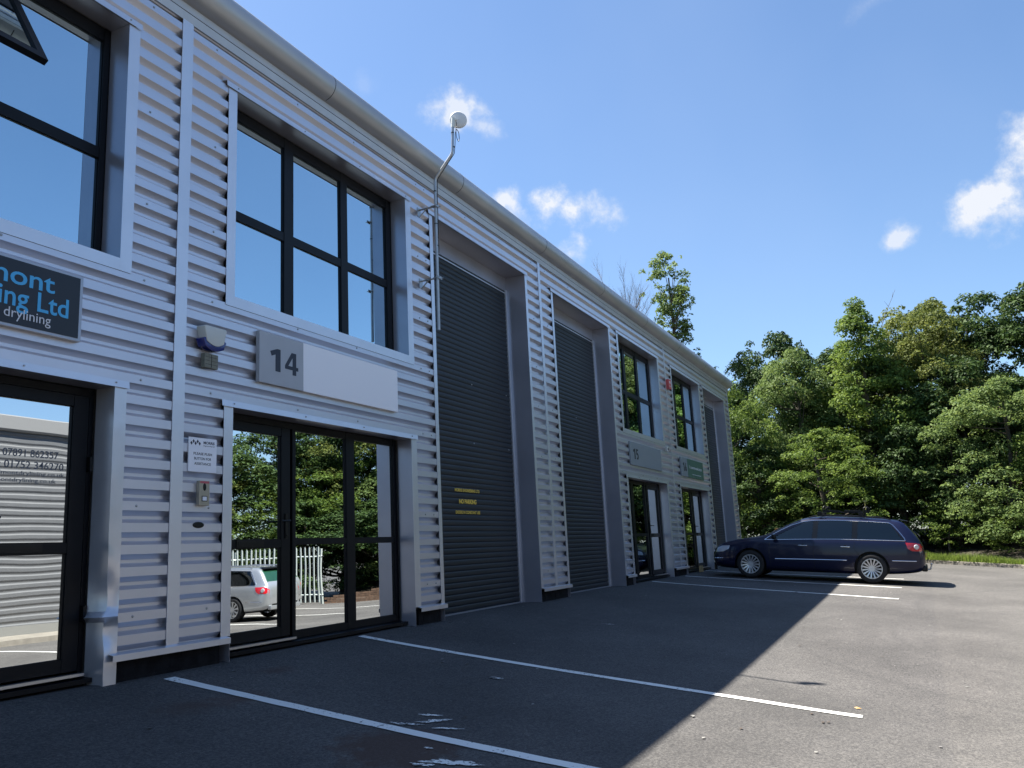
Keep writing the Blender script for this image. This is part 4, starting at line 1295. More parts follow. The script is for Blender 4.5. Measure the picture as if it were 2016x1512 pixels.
    for o, s in zip(tl, (1, -1)):
        p = hit_side(-2.215, .835, s)
        mm_ = MB(); mm_.lathe([(0, -.012), (.048, -.009), (.058, .012)], (0, 0, 0), 'y', 18)
        q = mm_.build('reversing_lens', M['lamp_glass'], body, smooth=True)
        q.location = (p.x, p.y + s * .016, p.z); q.rotation_euler = (0, 0, R(180 if s > 0 else 0) - s * R(15))
        if s > 0: q.rotation_euler = (0, 0, R(180) + R(18))
        else: q.rotation_euler = (0, 0, -R(18))
    # lower dark bumper parts, plates
    mm_ = MB()
    mm_.box(-2.42, -2.30, -.70, .70, .30, .42)
    mm_.build('rear_bumper', blk if details else paint, body, bevel=.03)
    mm_ = MB(); mm_.box(-2.415, -2.385, -.26, .26, .60, .71); mm_.build('number_plate', mat('plate_yellow', (.75, .60, .10), .5), body, bevel=.003)
    mm_ = MB(); mm_.box(2.38, 2.415, -.45, .45, .36, .58); mm_.build('grille', blk, body, bevel=.01)
    mm_ = MB(); mm_.box(-2.40, -2.24, -.60, .60, 1.02, 1.04)
    # mirrors
    for s, mt_ in ((1, paint if not details else blk), (-1, M['orange'] if details else paint)):
        mm_ = MB(); mm_.box(-.05, .05, -.085, .085, -.06, .06)
        o = mm_.build('door_mirror', mt_, body, bevel=.03, smooth=50); o.location = (.86, 1.00, .985) if s > 0 else (1.08, -1.00, 1.13)
        mm_ = MB(); mm_.tube([(.84, s * .84, .94), (.86, s * .95, .96)] if s > 0 else [(.90, -.84, .95), (1.08, -.95, 1.10)], .016, 8); mm_.build('mirror_arm', blk, body)
    # rails
    for s in (1, -1):
        rp = []
        for i in range(17):
            x = .10 - 1.80 * i / 16
            zt = smooth_i(x, TOP); h = zt - smooth_i(x, BELT); w = smooth_i(x, WID) * .955 - .40 * h - .03
            t = i / 16; lift = .034 * min(1, t * 8, (1 - t) * 8)
            rp.append((x, s * (w - .05), zt - .02 + lift))
        mm_ = MB(); mm_.tube(rp, .013, 8); mm_.build('roof_rail', blk if details else M['steel'], body, smooth=True)
    mm_ = MB(); mm_.prism_x([(-.5, 0), (.5, 0), (.46, .012), (-.46, .012)], -.12, .08)
    o = mm_.build('spoiler', blk, body, bevel=.004); o.location = (-1.93, 0, 1.435); o.rotation_euler = (0, R(-10), 0)
    # wheels
    for ax in AX:
        for s in (1, -1):
            w = MB()
            w.lathe([(.215, -.10), (.235, -.112), (.30, -.112), (.320, -.095), (.327, -.05), (.327, .05), (.320, .095), (.30, .112), (.235, .112), (.215, .10)], (0, 0, 0), 'y', 40)
            tyre = w.build('wheel', M['rubber'], root, smooth=50)
            tyre.location = (ax, s * .80, .327); tyre.rotation_euler = (0, R(11), 0)
            sy = s
            r_ = MB()
            prof = [(.218, sy * .10), (.226, sy * .113), (.213, sy * .113), (.205, sy * .100), (.200, sy * .02), (.200, -sy * .08)]
            r_.lathe(prof, (0, 0, 0), 'y', 40)
            ns = 15 if details else 10
            for i in range(ns):
                a = 2 * math.pi * i / ns; wd0, wd1 = (.011, .018) if details else (.015, .026)
                ca, sa = math.cos(a), math.sin(a)
                pts = []
                for rr_, wd, yy in ((.055, wd0, .085), (.13, (wd0 + wd1) / 2, .098), (.212, wd1, .104)):
                    for q in (-1, 1): pts.append((rr_ * ca - q * wd * sa, sy * yy, rr_ * sa + q * wd * ca))
                    for q in (-1, 1): pts.append((rr_ * ca - q * wd * .7 * sa, sy * (yy - .022), rr_ * sa + q * wd * .7 * ca))
                f_ = []
                for b_ in (0, 4):
                    f_ += [(b_, b_ + 1, b_ + 5, b_ + 4), (b_ + 2, b_ + 6, b_ + 7, b_ + 3), (b_, b_ + 4, b_ + 6, b_ + 2), (b_ + 1, b_ + 3, b_ + 7, b_ + 5)]
                r_.add(pts, f_)
            r_.lathe([(0, sy * .094), (.028, sy * .094), (.032, sy * .090), (.060, sy * .090), (.066, sy * .07)], (0, 0, 0), 'y', 24)
            r_.build('rim', M['alloy'], tyre, smooth=40)
            d_ = MB(); d_.lathe([(0, sy * .03), (.150, sy * .03), (.150, sy * .01), (0, sy * .01)], (0, 0, 0), 'y', 24); d_.build('brake_disc', mat('brake', (.10, .09, .085), .6, .5) if 'brake' not in bpy.data.materials else bpy.data.materials['brake'], tyre)
    if details:
        # cross bars with cycle trays and clamps: a carrier fixed to the car
        rc = MB()
        for x in (-.15, -1.06):
            rc.tube([(x, -.56, 1.575), (x, .56, 1.575)], .016, 8)
            for s in (1, -1):
                rc.box(x - .05, x + .05, s * .56 - .03, s * .56 + .03, 1.50, 1.60)
        car_r = rc.build('roof_bar', blk, root, bevel=.004)
        for yy in (.40, -.38):
            tr = MB(); tr.box(-.58, -.22, yy - .035, yy + .035, 1.602, 1.642); tr.box(-1.06, -.70, yy - .035, yy + .035, 1.602, 1.650)
            tr.box(-1.10, -.10, yy - .015, yy + .015, 1.598, 1.606)
            tr.build('cycle_tray', blk, car_r, bevel=.006)
        for x in (-.26, -1.17):
            for yy in (.42, -.36):
                cl = MB()
                cl.tube([(x - .045, yy, 1.61), (x - .05, yy, 1.70), (x, yy, 1.745), (x + .05, yy, 1.70), (x + .045, yy, 1.61)], .013, 7)
                cl.box(x - .03, x + .03, yy - .02, yy + .02, 1.60, 1.66)
                cl.build('cycle_clamp', blk, car_r, smooth=50)
        ar = MB(); ar.tube([(-1.13, -.30, 1.62), (-1.12, -.25, 1.88)], .011, 7); ar.box(-1.16, -1.08, -.28, -.20, 1.87, 1.90); ar.build('carrier_arm', mat('yellowed_clip', (.45, .42, .12), .5), car_r)
        tb_ = MB(); tb_.tube([(-2.40, .2, .33), (-2.48, .2, .34), (-2.50, .2, .42)], .018, 8); tb_.lathe([(0, -.03), (.026, -.01), (.026, .01), (0, .03)], (-2.50, .2, .45), 'z', 10); tb_.build('tow_bar', M['steel'], body, smooth=60)
        wp = MB(); wp.tube([(-2.27, .0, 1.06), (-2.29, -.02, 1.075), (-2.17, -.35, 1.19)], .008, 6); wp.build('rear_wiper', M['black'], body)
    return root

M['gloss_black'] = mat('gloss_black', (.006, .007, .008), .12, spec=.4)
M['chrome'] = mat('chrome', (.80, .80, .82), .12, 1.)
M['alloy'] = mat('alloy_rim', (.62, .63, .65), .28, .65)
M['lamp_glass'] = mat('lamp_glass', (.55, .57, .60), .08, .25, coat=1.)
M['tail_red'] = mat('tail_red', (.60, .012, .02), .12, coat=1.)
navy = mat('navy_car_paint', (.0025, .005, .030), .35, .1, spec=.3, coat=.5)
silver = mat('silver_car_paint', (.50, .52, .54), .32, .7, coat=.8)
# wheels of the navy car rest on the sloping bay
fy, ry = -1.585, -4.27
Xc = 22.26
zf, zr = zgf(Xc, fy), zgf(Xc, ry)
pit = math.atan2(zf - zr, fy - ry)
oy_ = ry + 1.27 * math.cos(pit); oz_ = zr + 1.27 * math.sin(pit) + .008
estate_car('navy blue estate car with black roof bars parked nose-in by the end units', (Xc, oy_, oz_), R(90), pit, navy, True)
estate_car('silver estate car parked across the car park, mirrored in the door of unit 14', (19.2, -13.0, zgf(19, -13) + .008), R(-96), 0, silver, False, group='silver cars opposite')
estate_car('second silver estate car behind the first, mirrored beside the door post', (22.7, -15.8, zgf(22, -13) + .008), R(-96), 0, silver, False, group='silver cars opposite')

# ------------------------------------------------------------------ opposite unit (mirrored in the left door)
op = empty('opposite_unit', (6, -20, -.78), label='sunlit ribbed metal unit across the car park, mirrored in the left door', cat='building')
OT = Vector((-6, 20, .78))
def ob(m, name, mt, **k):
    o = m.build(name, mt, op, **k); o.location = OT; return o
m = MB()
mm = MB(); pz = ribs(mm, 0, 1, -.45, 4.35, pitch=.2, depth=.022)
n_ = len(pz)
vs = [(-25, -14.5 - y, z) for y, z in pz] + [(16.2, -14.5 - y, z) for y, z in pz]
m.add(vs, [(i, i + 1, n_ + i + 1, n_ + i) for i in range(n_ - 1)])
ob(m, 'cladding_wall', mat('pale_cladding', (.125, .128, .134), .5, .05, noise=.04))
m = MB(); m.box(-25, 16.2, -27, -14.52, -1.0, 4.34); m.box(-25, 16.2, -14.52, -14.47, -1.0, -.44)
ob(m, 'inner_wall', mat('pale_render', (.19, .19, .18), .8))
m = MB(); m.prism_x([(-14.40, 4.35), (-14.36, 4.40), (-14.36, 4.72), (-14.45, 4.76), (-27.2, 4.76), (-27.2, 4.35)], -25.2, 16.4)
ob(m, 'parapet', mat('pale_fascia', (.21, .21, .21), .5))
m = MB(); m.box(-25, 16.2, -14.47, -13.2, -.78, -.66)
tag(m.build('pavement', M['kerb']), 'concrete strip in front of the opposite unit', kind='structure')
m = MB()

# ------------------------------------------------------------------ kerb, verge, bank, fence
KP = [(52, 6), (42, -.5), (36.9, -3.9), (33.9, -5.5), (32.9, -6.5), (31.9, -7.8), (30.6, -9.3), (29.2, -11.2), (27.9, -13.0), (27.0, -14.6)]
def resample(pts, d):
    out = []
    for (xa, ya), (xb, yb) in zip(pts[:-1], pts[1:]):
        L = math.hypot(xb - xa, yb - ya); q = max(1, round(L / d))
        for i in range(q): out.append((xa + (xb - xa) * i / q, ya + (yb - ya) * i / q))
    out.append(pts[-1]); return out
KS = resample(KP, .915)
def kerbs():
    m = MB()
    rnd = random.Random(2)
    for (xa, ya), (xb, yb) in zip(KS[:-1], KS[1:]):
        dx, dy = xb - xa, yb - ya; L = math.hypot(dx, dy); ux, uy = dx / L, dy / L; nx_, ny_ = -uy, ux   # into the verge
        if nx_ < 0: nx_, ny_ = -nx_, -ny_
        g = .006; j = rnd.uniform(-.006, .006)
        A = (xa + ux * g, ya + uy * g); B_ = (xb - ux * g, yb - uy * g)
        za, zb2 = zgf(*A), zgf(*B_); h = .12 + j
        prof = [(0, -.1), (0, h - .02), (.02, h), (.125, h), (.125, -.1)]
        vs = [(A[0] + nx_ * d, A[1] + ny_ * d, za + z) for d, z in prof] + [(B_[0] + nx_ * d, B_[1] + ny_ * d, zb2 + z) for d, z in prof]
        m.add(vs, [(i, (i + 1) % 5, 5 + (i + 1) % 5, 5 + i) for i in range(5)] + [(4, 3, 2, 1, 0), (5, 6, 7, 8, 9)])
    tag(m.build('kerb', M['kerb']), 'concrete kerb edging the verge under the trees', kind='structure')
kerbs()
# verge: soil bank rising behind the kerb
def verge():
    m = MB(); W_ = [.12, .5, 1.2, 2.5, 5, 9, 16, 30]; H_ = [.115, .14, .22, .4, .62, .8, .9, .9]
    pts = []
    K2 = resample(KP, 1.2)
    for i, (x, y) in enumerate(K2):
        a = K2[max(0, i - 1)]; b = K2[min(len(K2) - 1, i + 1)]
        dx, dy = b[0] - a[0], b[1] - a[1]; L = math.hypot(dx, dy); nx_, ny_ = -dy / L, dx / L
        if nx_ < 0: nx_, ny_ = -nx_, -ny_
        for w, h in zip(W_, H_): pts.append((x + nx_ * w, y + ny_ * w, zgf(x, y) + h))
    k = len(W_)
    m.add(pts, [(i * k + j, i * k + j + 1, (i + 1) * k + j + 1, (i + 1) * k + j) for i in range(len(K2) - 1) for j in range(k - 1)])
    tag(m.build('verge', M['soil'], smooth=True), 'rough soil verge under the trees', kind='structure')
verge()

def fence():
    pts = [(17.0, -20.5), (21.0, -19.2), (24.2, -16.9), (25.4, -15.2), (26.0, -14.4)]
    e = empty('palisade_fence', (21, -19.2, -.78), label='pale steel palisade fence behind the silver cars, mirrored in the glass', cat='fence')
    P2 = resample(pts, .155); o = Vector((21, -19.2, -.78))
    m = MB()
    mats_ = mat('palisade_steel', (.50, .55, .52), .45, .25)
    for i, (x, y) in enumerate(P2[:-1]):
        xb, yb = P2[i + 1]; L = math.hypot(xb - x, yb - y); ux, uy = (xb - x) / L, (yb - y) / L
        w = .034
        for q in (0,):
            A = Vector((x - ux * w, y - uy * w, -.72)) - o; B_ = Vector((x + ux * w, y + uy * w, -.72)) - o; C = Vector((x - uy * .022, y + ux * .022, -.72)) - o
            vs = [A, C, B_, A + Vector((0, 0, 1.98)), C + Vector((0, 0, 2.04)), B_ + Vector((0, 0, 1.98))]
            m.add(vs, [(0, 1, 4, 3), (1, 2, 5, 4), (0, 3, 5, 2), (3, 4, 5), (0, 2, 1)])
    p = m.build('pale', mats_, e); p['kind'] = 'stuff'
    m = MB()
    for z in (-.45, .95):
        m.tube([(x - o.x + .02, y - o.y - .03, z - o.z) for x, y in pts], .03, 6)
    m.build('rail', mats_, e)
    for x, y in resample(pts, 2.6):
        q = MB(); q.box(x - .04 - o.x, x + .04 - o.x, y - .12 - o.y, y - .05 - o.y, -.1, 2.0); q.build('post', mats_, e)
fence()
m = MB(); m.box(-.32, .32, -.012, .012, 0, .34)
o = m.build('red_sign', mat('red_sign_face', (.62, .06, .07), .5), None, loc=(21.6, -18.5, .12)); o.rotation_euler = (0, 0, R(-28))
tag(o, 'plain red board fixed to the palisade fence above the silver car', 'sign')
# low timber-edged brick bank beside the fence
m = MB()
bp = resample([(25.9, -14.5), (27.2, -12.9), (29.6, -10.4)], .22)
for c in range(8):
    for i, ((xa, ya), (xb, yb)) in enumerate(zip(bp[:-1], bp[1:])):
        top = 8 * (.35 + .65 * min(1, i / len(bp) * 1.6))
        if c > top: continue
        o_ = .11 if c % 2 else 0
        dx, dy = xb - xa, yb - ya; L = math.hypot(dx, dy); ux, uy = dx / L, dy / L
        nx_, ny_ = -uy * .10, ux * .10
        x0_, y0_ = xa + ux * o_, ya + uy * o_; x1_, y1_ = x0_ + ux * (L - .01), y0_ + uy * (L - .01)
        z0_ = -.78 + c * .075; z1_ = z0_ + .066
        x0_ += .25; x1_ += .25
        vs = [(x0_, y0_, z0_), (x1_, y1_, z0_), (x1_ + nx_, y1_ + ny_, z0_), (x0_ + nx_, y0_ + ny_, z0_), (x0_, y0_, z1_), (x1_, y1_, z1_), (x1_ + nx_, y1_ + ny_, z1_), (x0_ + nx_, y0_ + ny_, z1_)]
        m.add(vs, [(0, 3, 2, 1), (4, 5, 6, 7), (0, 1, 5, 4), (1, 2, 6, 5), (2, 3, 7, 6), (3, 0, 4, 7)])
tag(m.build('retaining_wall', mat('brown_brick', (.14, .085, .055), .9, noise=.4, noise_scale=6)), 'low brown brick retaining wall beyond the fence end', 'wall')

# ------------------------------------------------------------------ foliage
def leaf_mesh(name, centers, dirs, sizes, rng, var, aspect=.55, up_bias=.6, mats=None):
    """many small folded leaf blades; centers (n,3), dirs = outward direction for each"""
    n = len(centers)
    nrm = dirs * .7 + rng.normal(0, .55, (n, 3)); nrm[:, 2] += up_bias
    nrm /= np.linalg.norm(nrm, axis=1)[:, None]
    t = rng.normal(0, 1, (n, 3)); t -= nrm * (t * nrm).sum(1)[:, None]; t /= np.linalg.norm(t, axis=1)[:, None]
    b = np.cross(nrm, t)
    s = sizes[:, None]
    fold = nrm * s * .16
    v = np.stack([centers - t * s, centers - b * s * aspect + fold, centers + t * s * 1.05 - nrm * s * .1, centers + b * s * aspect + fold], 1).reshape(-1, 3)
    me = bpy.data.meshes.new(name)
    me.vertices.add(4 * n); me.vertices.foreach_set('co', v.astype(np.float32).ravel())
    # two triangles folded along t axis: (0,1,2) and (0,2,3)
    idx = (np.arange(n)[:, None] * 4 + np.array([0, 1, 2, 0, 2, 3])[None]).ravel()
    me.loops.add(6 * n); me.loops.foreach_set('vertex_index', idx.astype(np.int32))
    me.polygons.add(2 * n)
    me.polygons.foreach_set('loop_start', (np.arange(2 * n) * 3).astype(np.int32))
    try: me.polygons.foreach_set('loop_total', np.full(2 * n, 3, np.int32))
    except Exception: pass
    me.update(calc_edges=True)
    at = me.attributes.new('leaf', 'FLOAT', 'POINT')
    at.data.foreach_set('value', np.repeat(np.clip(var, 0, 1), 4).astype(np.float32))
    return me

def clump_leaves(cs, rad, per, flat, rng, size):
    """leaves on sprays: for every clump centre, leaves spread over its upper shell"""
    C, D, S, V = [], [], [], []
    for c, r in zip(cs, rad):
        k = int(per * (r / .6) ** 2)
        d = rng.normal(0, 1, (k, 3)); d /= np.linalg.norm(d, axis=1)[:, None]
        d[:, 2] = np.where(d[:, 2] < -.25, -d[:, 2] * .6, d[:, 2])
        q = rng.uniform(.35, 1.06, k) ** .55
        p = d * (q * r)[:, None]; p[:, 2] *= flat
        hd = np.hypot(p[:, 0], p[:, 1]); p[:, 2] -= .35 * hd * hd / r * flat
        C.append(p + c); D.append(d); S.append(size * rng.uniform(.65, 1.3, k))
        V.append(np.clip(rng.normal(.46, .24, k) + rng.normal(0, .14), 0, 1))
    return np.concatenate(C), np.concatenate(D), np.concatenate(S), np.concatenate(V)

def crown_mesh(name, seed, H, Rw, z0, nclump, per, size, prof, mt, flat=.5, lump=.25, rad=(.4, .8), inner=.25, cl=.10):
    """crown between z0 and H, radius Rw*prof(t); clumps mostly on the shell"""
    rng = np.random.default_rng(seed)
    cs, rd = [], []
    ph = rng.uniform(0, 6.28, 6)
    nb = max(7, int(nclump / 9))
    bt = rng.uniform(0, 1, nb); ba = rng.uniform(0, 2 * math.pi, nb) + np.arange(nb) * 2.4
    for i in range(nclump):
        if i % 2 == 0: t = rng.uniform(0, 1); a = rng.uniform(0, 2 * math.pi)
        else:
            j = i % nb; t = min(1, max(0, bt[j] + rng.normal(0, cl * .55))); a = ba[j] + rng.normal(0, cl * 2.2)
        q = prof(t) * (1 + lump * (math.sin(2 * a + ph[0] + 3 * t) * .5 + math.sin(3 * a + ph[1] - 5 * t) * .35 + math.sin(5 * a + ph[2] + 9 * t) * .3))
        k = rng.uniform(.80, 1.14) if rng.uniform() > inner else rng.uniform(.2, .75)
        r = Rw * q * k
        cs.append((r * math.cos(a), r * math.sin(a), z0 + (H - z0) * t + rng.normal(0, .12)))
        rd.append(rng.uniform(*rad) * (.65 + .35 * min(1, q + .2)) * (.5 if k > 1.0 else 1))
    C, D, S, V = clump_leaves(np.array(cs), np.array(rd), per, flat, rng, size)
    me = leaf_mesh(name, C, D, S, rng, V)
    me.materials.append(mt)
    return me, cs

def limbs(m, cs, base, H, rng, n, r0, lean=(0, 0), z0=1.0):
    """tapered trunk with limbs reaching some of the clump centres"""
    k = 7; tr = []
    for i in range(k + 1):
        t = i / k
        tr.append((base[0] + lean[0] * t + .10 * math.sin(t * 5 + base[0]), base[1] + lean[1] * t + .10 * math.cos(t * 4), base[2] + H * t))
    m.tube(tr, [r0 * (1 - .85 * i / k) + .01 for i in range(k + 1)], 8)
    pick = rng.choice(len(cs), min(n, len(cs)), replace=False)
    for j in pick:
        c = Vector(cs[j]); zt = max(z0, min(c.z - abs(c.x) * .5 - .4, H * .9))
        t = min(1, max(0, (zt - base[2]) / H)); i = min(k - 1, int(t * k)); f = t * k - i
        s = Vector(tr[i]).lerp(Vector(tr[i + 1]), f)
        mid = s.lerp(c, .5) + Vector((0, 0, -.12 * (c - s).length + .1))
        rr = r0 * (1 - .8 * t) * .42 + .006
        m.tube([s, s.lerp(mid, .6), mid.lerp(c, .3), c], [rr, rr * .75, rr * .5, .008], 5, cap=False)

P_round = lambda t: math.sin(math.pi * (.12 + .80 * t)) ** .75
P_bush = lambda t: (1 - t ** 2.6) ** .55 * (.86 + .14 * min(1, t * 4))
P_spire = lambda t: (1 - t) ** .62 * (.9 + .1 * min(1, t * 4)) + .05
P_col = lambda t: (.80 + .20 * math.sin(1.2 + t * 9)) * (1 if t < .86 else 1 - (t - .86) / .14 * .55)

TM = {}
def make_tree_kind(key, seed, H, Rw, z0, ncl, per, size, prof, mt, r0=.16, nlimb=22, **k):
    crown, cs = crown_mesh('crown', seed, H, Rw, z0, ncl, per, size, prof, mt, **k)
    rng = np.random.default_rng(seed + 99)
    m = MB(); limbs(m, cs, (0, 0, -.3), H * .93, rng, nlimb, r0, z0=max(.6, z0 * .7))
    tmp = m.build('trunk', M['bark'], smooth=True)
    TM[key] = (crown, tmp.data); bpy.data.objects.remove(tmp)
make_tree_kind('bush1', 11, 6.0, 2.6, .1, 230, 230, .058, P_bush, M['leaf_mid'], flat=.62, rad=(.25, .80), lump=.40)
make_tree_kind('bush2', 12, 6.0, 2.6, .1, 230, 230, .056, P_bush, M['leaf_pale'], flat=.58, rad=(.25, .75), lump=.40)
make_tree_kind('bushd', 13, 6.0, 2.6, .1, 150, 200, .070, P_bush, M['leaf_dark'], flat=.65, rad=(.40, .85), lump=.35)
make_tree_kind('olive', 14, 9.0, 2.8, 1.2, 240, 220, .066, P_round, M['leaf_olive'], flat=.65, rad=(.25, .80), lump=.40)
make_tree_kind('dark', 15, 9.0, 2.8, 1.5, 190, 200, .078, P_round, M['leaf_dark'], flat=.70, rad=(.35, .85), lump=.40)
make_tree_kind('spire', 16, 9.0, 2.3, .6, 250, 220, .062, P_spire, M['leaf_mid'], flat=.62, rad=(.22, .75), lump=.50)
make_tree_kind('column', 17, 17.3, 1.45, 9.0, 210, 150, .085, P_col, M['leaf_pale'], r0=.20, nlimb=70, flat=.85, rad=(.22, .52), inner=.35, lump=.65)
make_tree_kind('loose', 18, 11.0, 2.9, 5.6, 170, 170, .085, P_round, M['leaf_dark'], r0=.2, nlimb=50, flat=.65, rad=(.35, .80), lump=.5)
make_tree_kind('loose2', 19, 11.0, 2.9, 5.2, 180, 180, .078, P_round, M['leaf_olive'], r0=.2, nlimb=50, flat=.65, rad=(.35, .80), lump=.5)
make_tree_kind('shrub', 20, 2.2, 1.5, .0, 90, 200, .045, P_bush, M['leaf_mid'], r0=.05, nlimb=8, flat=.6, rad=(.2, .45), lump=.4)

def tree(kind, name, x, y, z, sx, sz, rot, label, group=None):
    cr, tk = TM[kind]
    e = empty(name, (x, y, z), rz=rot, label=label, cat='shrub' if name == 'shrub' else 'tree')
    if group: e['group'] = group
    for nm, me in (('crown', cr), ('trunk', tk)):
        o = bpy.data.objects.new(nm, me); COL.objects.link(o); o.parent = e
    e.scale = (sx, sx, sz)
    return e

T = tree
# --- wood on the right, front row to back row (x, y, z, width scale, height scale)
T('column', 'tall_tree', 46.6, 6.1, 0, 1.0, 1.0, .4, 'tall narrow leafy tree rising alone above the roof line')
T('dark', 'broadleaf_tree', 46.5, .6, 0, .95, 1.22, 1.0, 'dark tree showing just beyond the end of the eaves')
T('bush1', 'broadleaf_tree', 36.8, 2.2, .2, .95, 1.20, 2.0, 'bright leafy tree right behind the far corner of the building')
T('bush2', 'broadleaf_tree', 39.3, -1.0, .2, 1.0, 1.42, .7, 'pale green tree second from the building corner')
T('spire', 'pointed_tree', 39.0, -4.0, .0, 1.15, 1.16, 2.2, 'pointed tree with bare twigs on its tip, highest over the car')
T('olive', 'broadleaf_tree', 42.0, -6.3, .1, .95, 1.15, .3, 'yellowish green tree right of the pointed one')
T('loose', 'broadleaf_tree', 45.5, -8.6, 0, 1.0, 1.04, 3.0, 'dark loose-crowned tree with sky showing through, upper right')
T('loose2', 'broadleaf_tree', 46.3, -6.6, 0, 1.0, 1.08, 1.2, 'yellowish loose-crowned tree in the upper right group')
T('loose', 'broadleaf_tree', 43.3, -11.6, 0, 1.05, 1.02, 5.0, 'dark tree at the right edge of the photo, tallest there')
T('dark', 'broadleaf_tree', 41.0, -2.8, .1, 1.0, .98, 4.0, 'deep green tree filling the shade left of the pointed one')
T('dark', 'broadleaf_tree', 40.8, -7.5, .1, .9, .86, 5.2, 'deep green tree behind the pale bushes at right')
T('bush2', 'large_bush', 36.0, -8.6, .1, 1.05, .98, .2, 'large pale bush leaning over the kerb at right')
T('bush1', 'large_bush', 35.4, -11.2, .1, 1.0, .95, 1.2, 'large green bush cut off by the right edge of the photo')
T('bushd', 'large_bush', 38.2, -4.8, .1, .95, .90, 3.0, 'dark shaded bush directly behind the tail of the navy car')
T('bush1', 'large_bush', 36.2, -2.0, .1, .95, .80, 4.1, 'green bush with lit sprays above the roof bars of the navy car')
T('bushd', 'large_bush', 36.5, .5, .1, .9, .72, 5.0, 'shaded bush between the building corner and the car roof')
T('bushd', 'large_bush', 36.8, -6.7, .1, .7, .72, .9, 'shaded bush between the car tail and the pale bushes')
T('shrub', 'shrub', 35.6, -6.3, .0, .8, .8, .9, 'low green shrub growing beside the verge grass')
T('shrub', 'shrub', 34.3, -8.6, -.2, .8, .75, 2.9, 'low shrub with yellow-brown leaves at the kerb')
T('bush1', 'large_bush', 33.8, -12.6, -.1, .95, .9, 2.6, 'green bush beyond the right edge, above the bend of the kerb')
# --- rear rows (mostly behind the others)
rnd = random.Random(9)
for i, (x, y, kd, h) in enumerate([(44, 3.5, 'bushd', 1.2), (47, -3, 'dark', 1.0), (50, 2, 'dark', 1.05), (49, -10, 'dark', .8), (47, -13, 'dark', .9), (44, -15, 'dark', .95), (52, -6, 'dark', .85), (42, -9.8, 'bushd', 1.1), (39, -13.5, 'bushd', 1.1), (40, 4.5, 'bushd', 1.0), (43, -1, 'bushd', 1.25)]):
    T(kd, 'background_tree', x, y, 0, 1.1, h, rnd.uniform(0, 6.28), 'dark tree deeper in the wood, half hidden by those in front', 'trees deep in the wood')
# --- wood opposite, mirrored in the glass
refl = [(32.0, -14.0, 'bush2', .92), (31.4, -17.0, 'bush1', 1.0), (30.0, -19.8, 'bush1', .88), (27.3, -21.6, 'bush2', 1.08), (24.0, -23.4, 'bush1', .92), (21.6, -24.8, 'bush2', .90), (33.0, -16.0, 'olive', .95), (27.0, -23.6, 'olive', .90), (31.0, -20.2, 'dark', .82), (36, -14.5, 'dark', .95), (25.0, -27.0, 'dark', .8), (30.4, -14.6, 'bushd', .60), (28.9, -17.6, 'bushd', .60), (34.0, -19.5, 'dark', 1.0)]
for i, (x, y, kd, h) in enumerate(refl):
    T(kd, 'hedge_tree', x, y, -.5, 1.08, h, rnd.uniform(0, 6.28), 'leafy tree of the belt across the car park, mirrored in the ground-floor glass', 'tree belt across the car park')

# bare dead-topped tree beside the tall one
def bare_tree(x, y, z, H, label):
    rng = random.Random(4)
    m = MB()
    def br(p, d, L, r, dep):
        pts = [p]; q = Vector(p); dd = Vector(d)
        n = 4
        for i in range(n):
            dd = (dd + Vector((rng.uniform(-.14, .14), rng.uniform(-.14, .14), .06))).normalized(); q = q + dd * L / n; pts.append(q.copy())
        m.tube(pts, [r * (1 - .55 * i / n) for i in range(n + 1)], 5, cap=False)
        if dep == 0: return
        for i in range(3 if dep > 2 else 4):
            k = rng.randint(1, n); a = rng.uniform(0, 6.28)
            nd = (dd + Vector((math.cos(a), math.sin(a), .1)) * rng.uniform(.25, .5)).normalized()
            br(pts[k], nd, L * rng.uniform(.5, .72), r * .5, dep - 1)
    e = empty('bare_tree', (x, y, z), label=label, cat='tree')
    m.tube([(0, 0, -.3), (.05, 0, H * .35), (0, 0, H * .62)], [.16, .12, .08], 8)
    for a in (0, 1.6, 3.0, 4.4, 5.4): br(Vector((0, 0, H * (.55 + .015 * a))), Vector((math.cos(a) * .16, math.sin(a) * .16, 1)).normalized(), H * .25, .05, 4)
    m.build('trunk', M['twig'], e, smooth=True)
    rg = np.random.default_rng(8)
    cs = np.array([(.1, -.5, H * .78), (.3, -.7, H * .74), (-.2, .6, H * .80), (.2, .9, H * .86), (0, .3, H * .72), (.2, -.4, H * .70), (.1, .7, H * .90)])
    C, D, S, V = clump_leaves(cs, np.array([.3, .35, .25, .2, .4, .45, .18]), 90, .7, rg, .09)
    me = leaf_mesh('crown', C, D, S, rg, V); me.materials.append(M['leaf_olive'])
    o = bpy.data.objects.new('crown', me); COL.objects.link(o); o.parent = e
bare_tree(45.8, 8.75, 0, 15.0, 'nearly bare tree with thin twigs, left of the tall leafy tree')
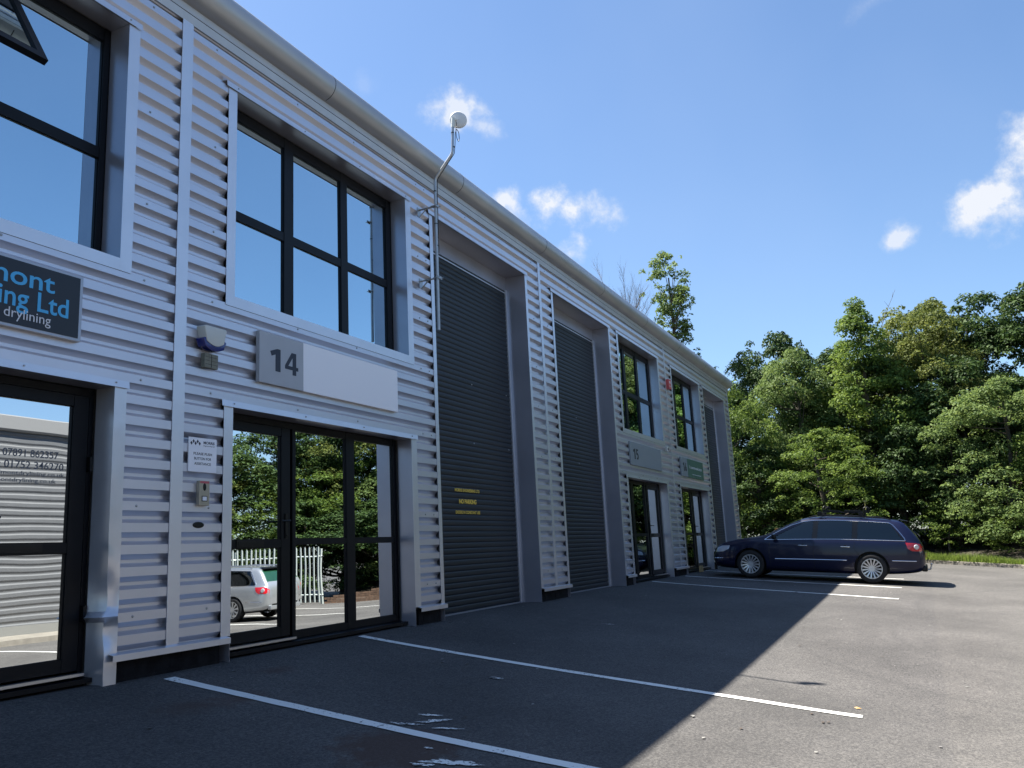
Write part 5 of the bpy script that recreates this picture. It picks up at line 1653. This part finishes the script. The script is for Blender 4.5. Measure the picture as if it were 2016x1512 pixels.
# bare twigs sticking out of the spire's tip
def twigs():
    m = MB(); rng = random.Random(6)
    for (x, y, z, dx, dy, L) in ((39, -4.6, 9.7, .1, -.75, 2.0), (39, -3.9, 9.8, 0, .15, 1.5), (39, -4.0, 9.9, .1, -.25, 1.2), (39.5, -1.0, 8.2, 0, -.3, 1.2)):
        p = Vector((x, y, z - .8)); d = Vector((dx, dy, 1)).normalized(); pts = [p]
        for i in range(6): d = (d + Vector((0, rng.uniform(-.12, .12), .08))).normalized(); p = p + d * L / 5; pts.append(p)
        m.tube(pts, [.018 - .0022 * i for i in range(7)], 5, cap=False)
        for k in (3, 4, 5):
            q = pts[k] + Vector((0, rng.uniform(-.25, .25), .25)); m.tube([pts[k], q], [.008, .003], 4, cap=False)
    tr = [o for o in bpy.data.objects if o.name.startswith('pointed_tree')][0]
    o = m.build('dead_twig', M['twig'], tr)
    o.matrix_parent_inverse = Matrix.LocRotScale(tr.location, tr.rotation_euler, tr.scale).inverted()
twigs()

# grass along the verge
def grass():
    rng = np.random.default_rng(3); n = 15000
    K2 = np.array(resample(KP[1:7], .2)); i = rng.integers(0, len(K2), n)
    P = K2[i] + rng.uniform(-.12, .12, (n, 2))
    w = rng.uniform(.14, 1.9, n); w2 = rng.uniform(0, 1, n)
    w = .15 + (w - .14) * w2
    nd = np.array([.86, .5])
    X = P[:, 0] + .84 * w; Y = P[:, 1] + .54 * w
    Z = zg(P[:, 0], P[:, 1]) + .12 + w * .06
    h = rng.uniform(.10, .32, n) * (1 + .5 * np.sin(P[:, 1] * 1.7) * np.sin(P[:, 1] * .6 + 1))
    lean = rng.normal(0, .35, (n, 2)) * h[:, None]; wd = rng.uniform(.006, .014, n); a = rng.uniform(0, 6.28, n)
    v = np.zeros((n, 3, 3)); 
    v[:, 0] = np.stack([X - wd * np.cos(a), Y - wd * np.sin(a), Z], 1); v[:, 1] = np.stack([X + wd * np.cos(a), Y + wd * np.sin(a), Z], 1)
    v[:, 2] = np.stack([X + lean[:, 0], Y + lean[:, 1], Z + h], 1)
    me = bpy.data.meshes.new('grass'); me.vertices.add(3 * n); me.vertices.foreach_set('co', v.astype(np.float32).ravel())
    me.loops.add(3 * n); me.loops.foreach_set('vertex_index', np.arange(3 * n, dtype=np.int32)); me.polygons.add(n)
    me.polygons.foreach_set('loop_start', (np.arange(n) * 3).astype(np.int32))
    me.update(calc_edges=True)
    at = me.attributes.new('leaf', 'FLOAT', 'POINT'); at.data.foreach_set('value', np.repeat(rng.uniform(0, 1, n), 3).astype(np.float32))
    me.materials.append(M['grass'])
    o = bpy.data.objects.new('grass', me); COL.objects.link(o)
    tag(o, 'tufts of bright grass and weeds along the kerb', 'grass', kind='stuff')
grass()
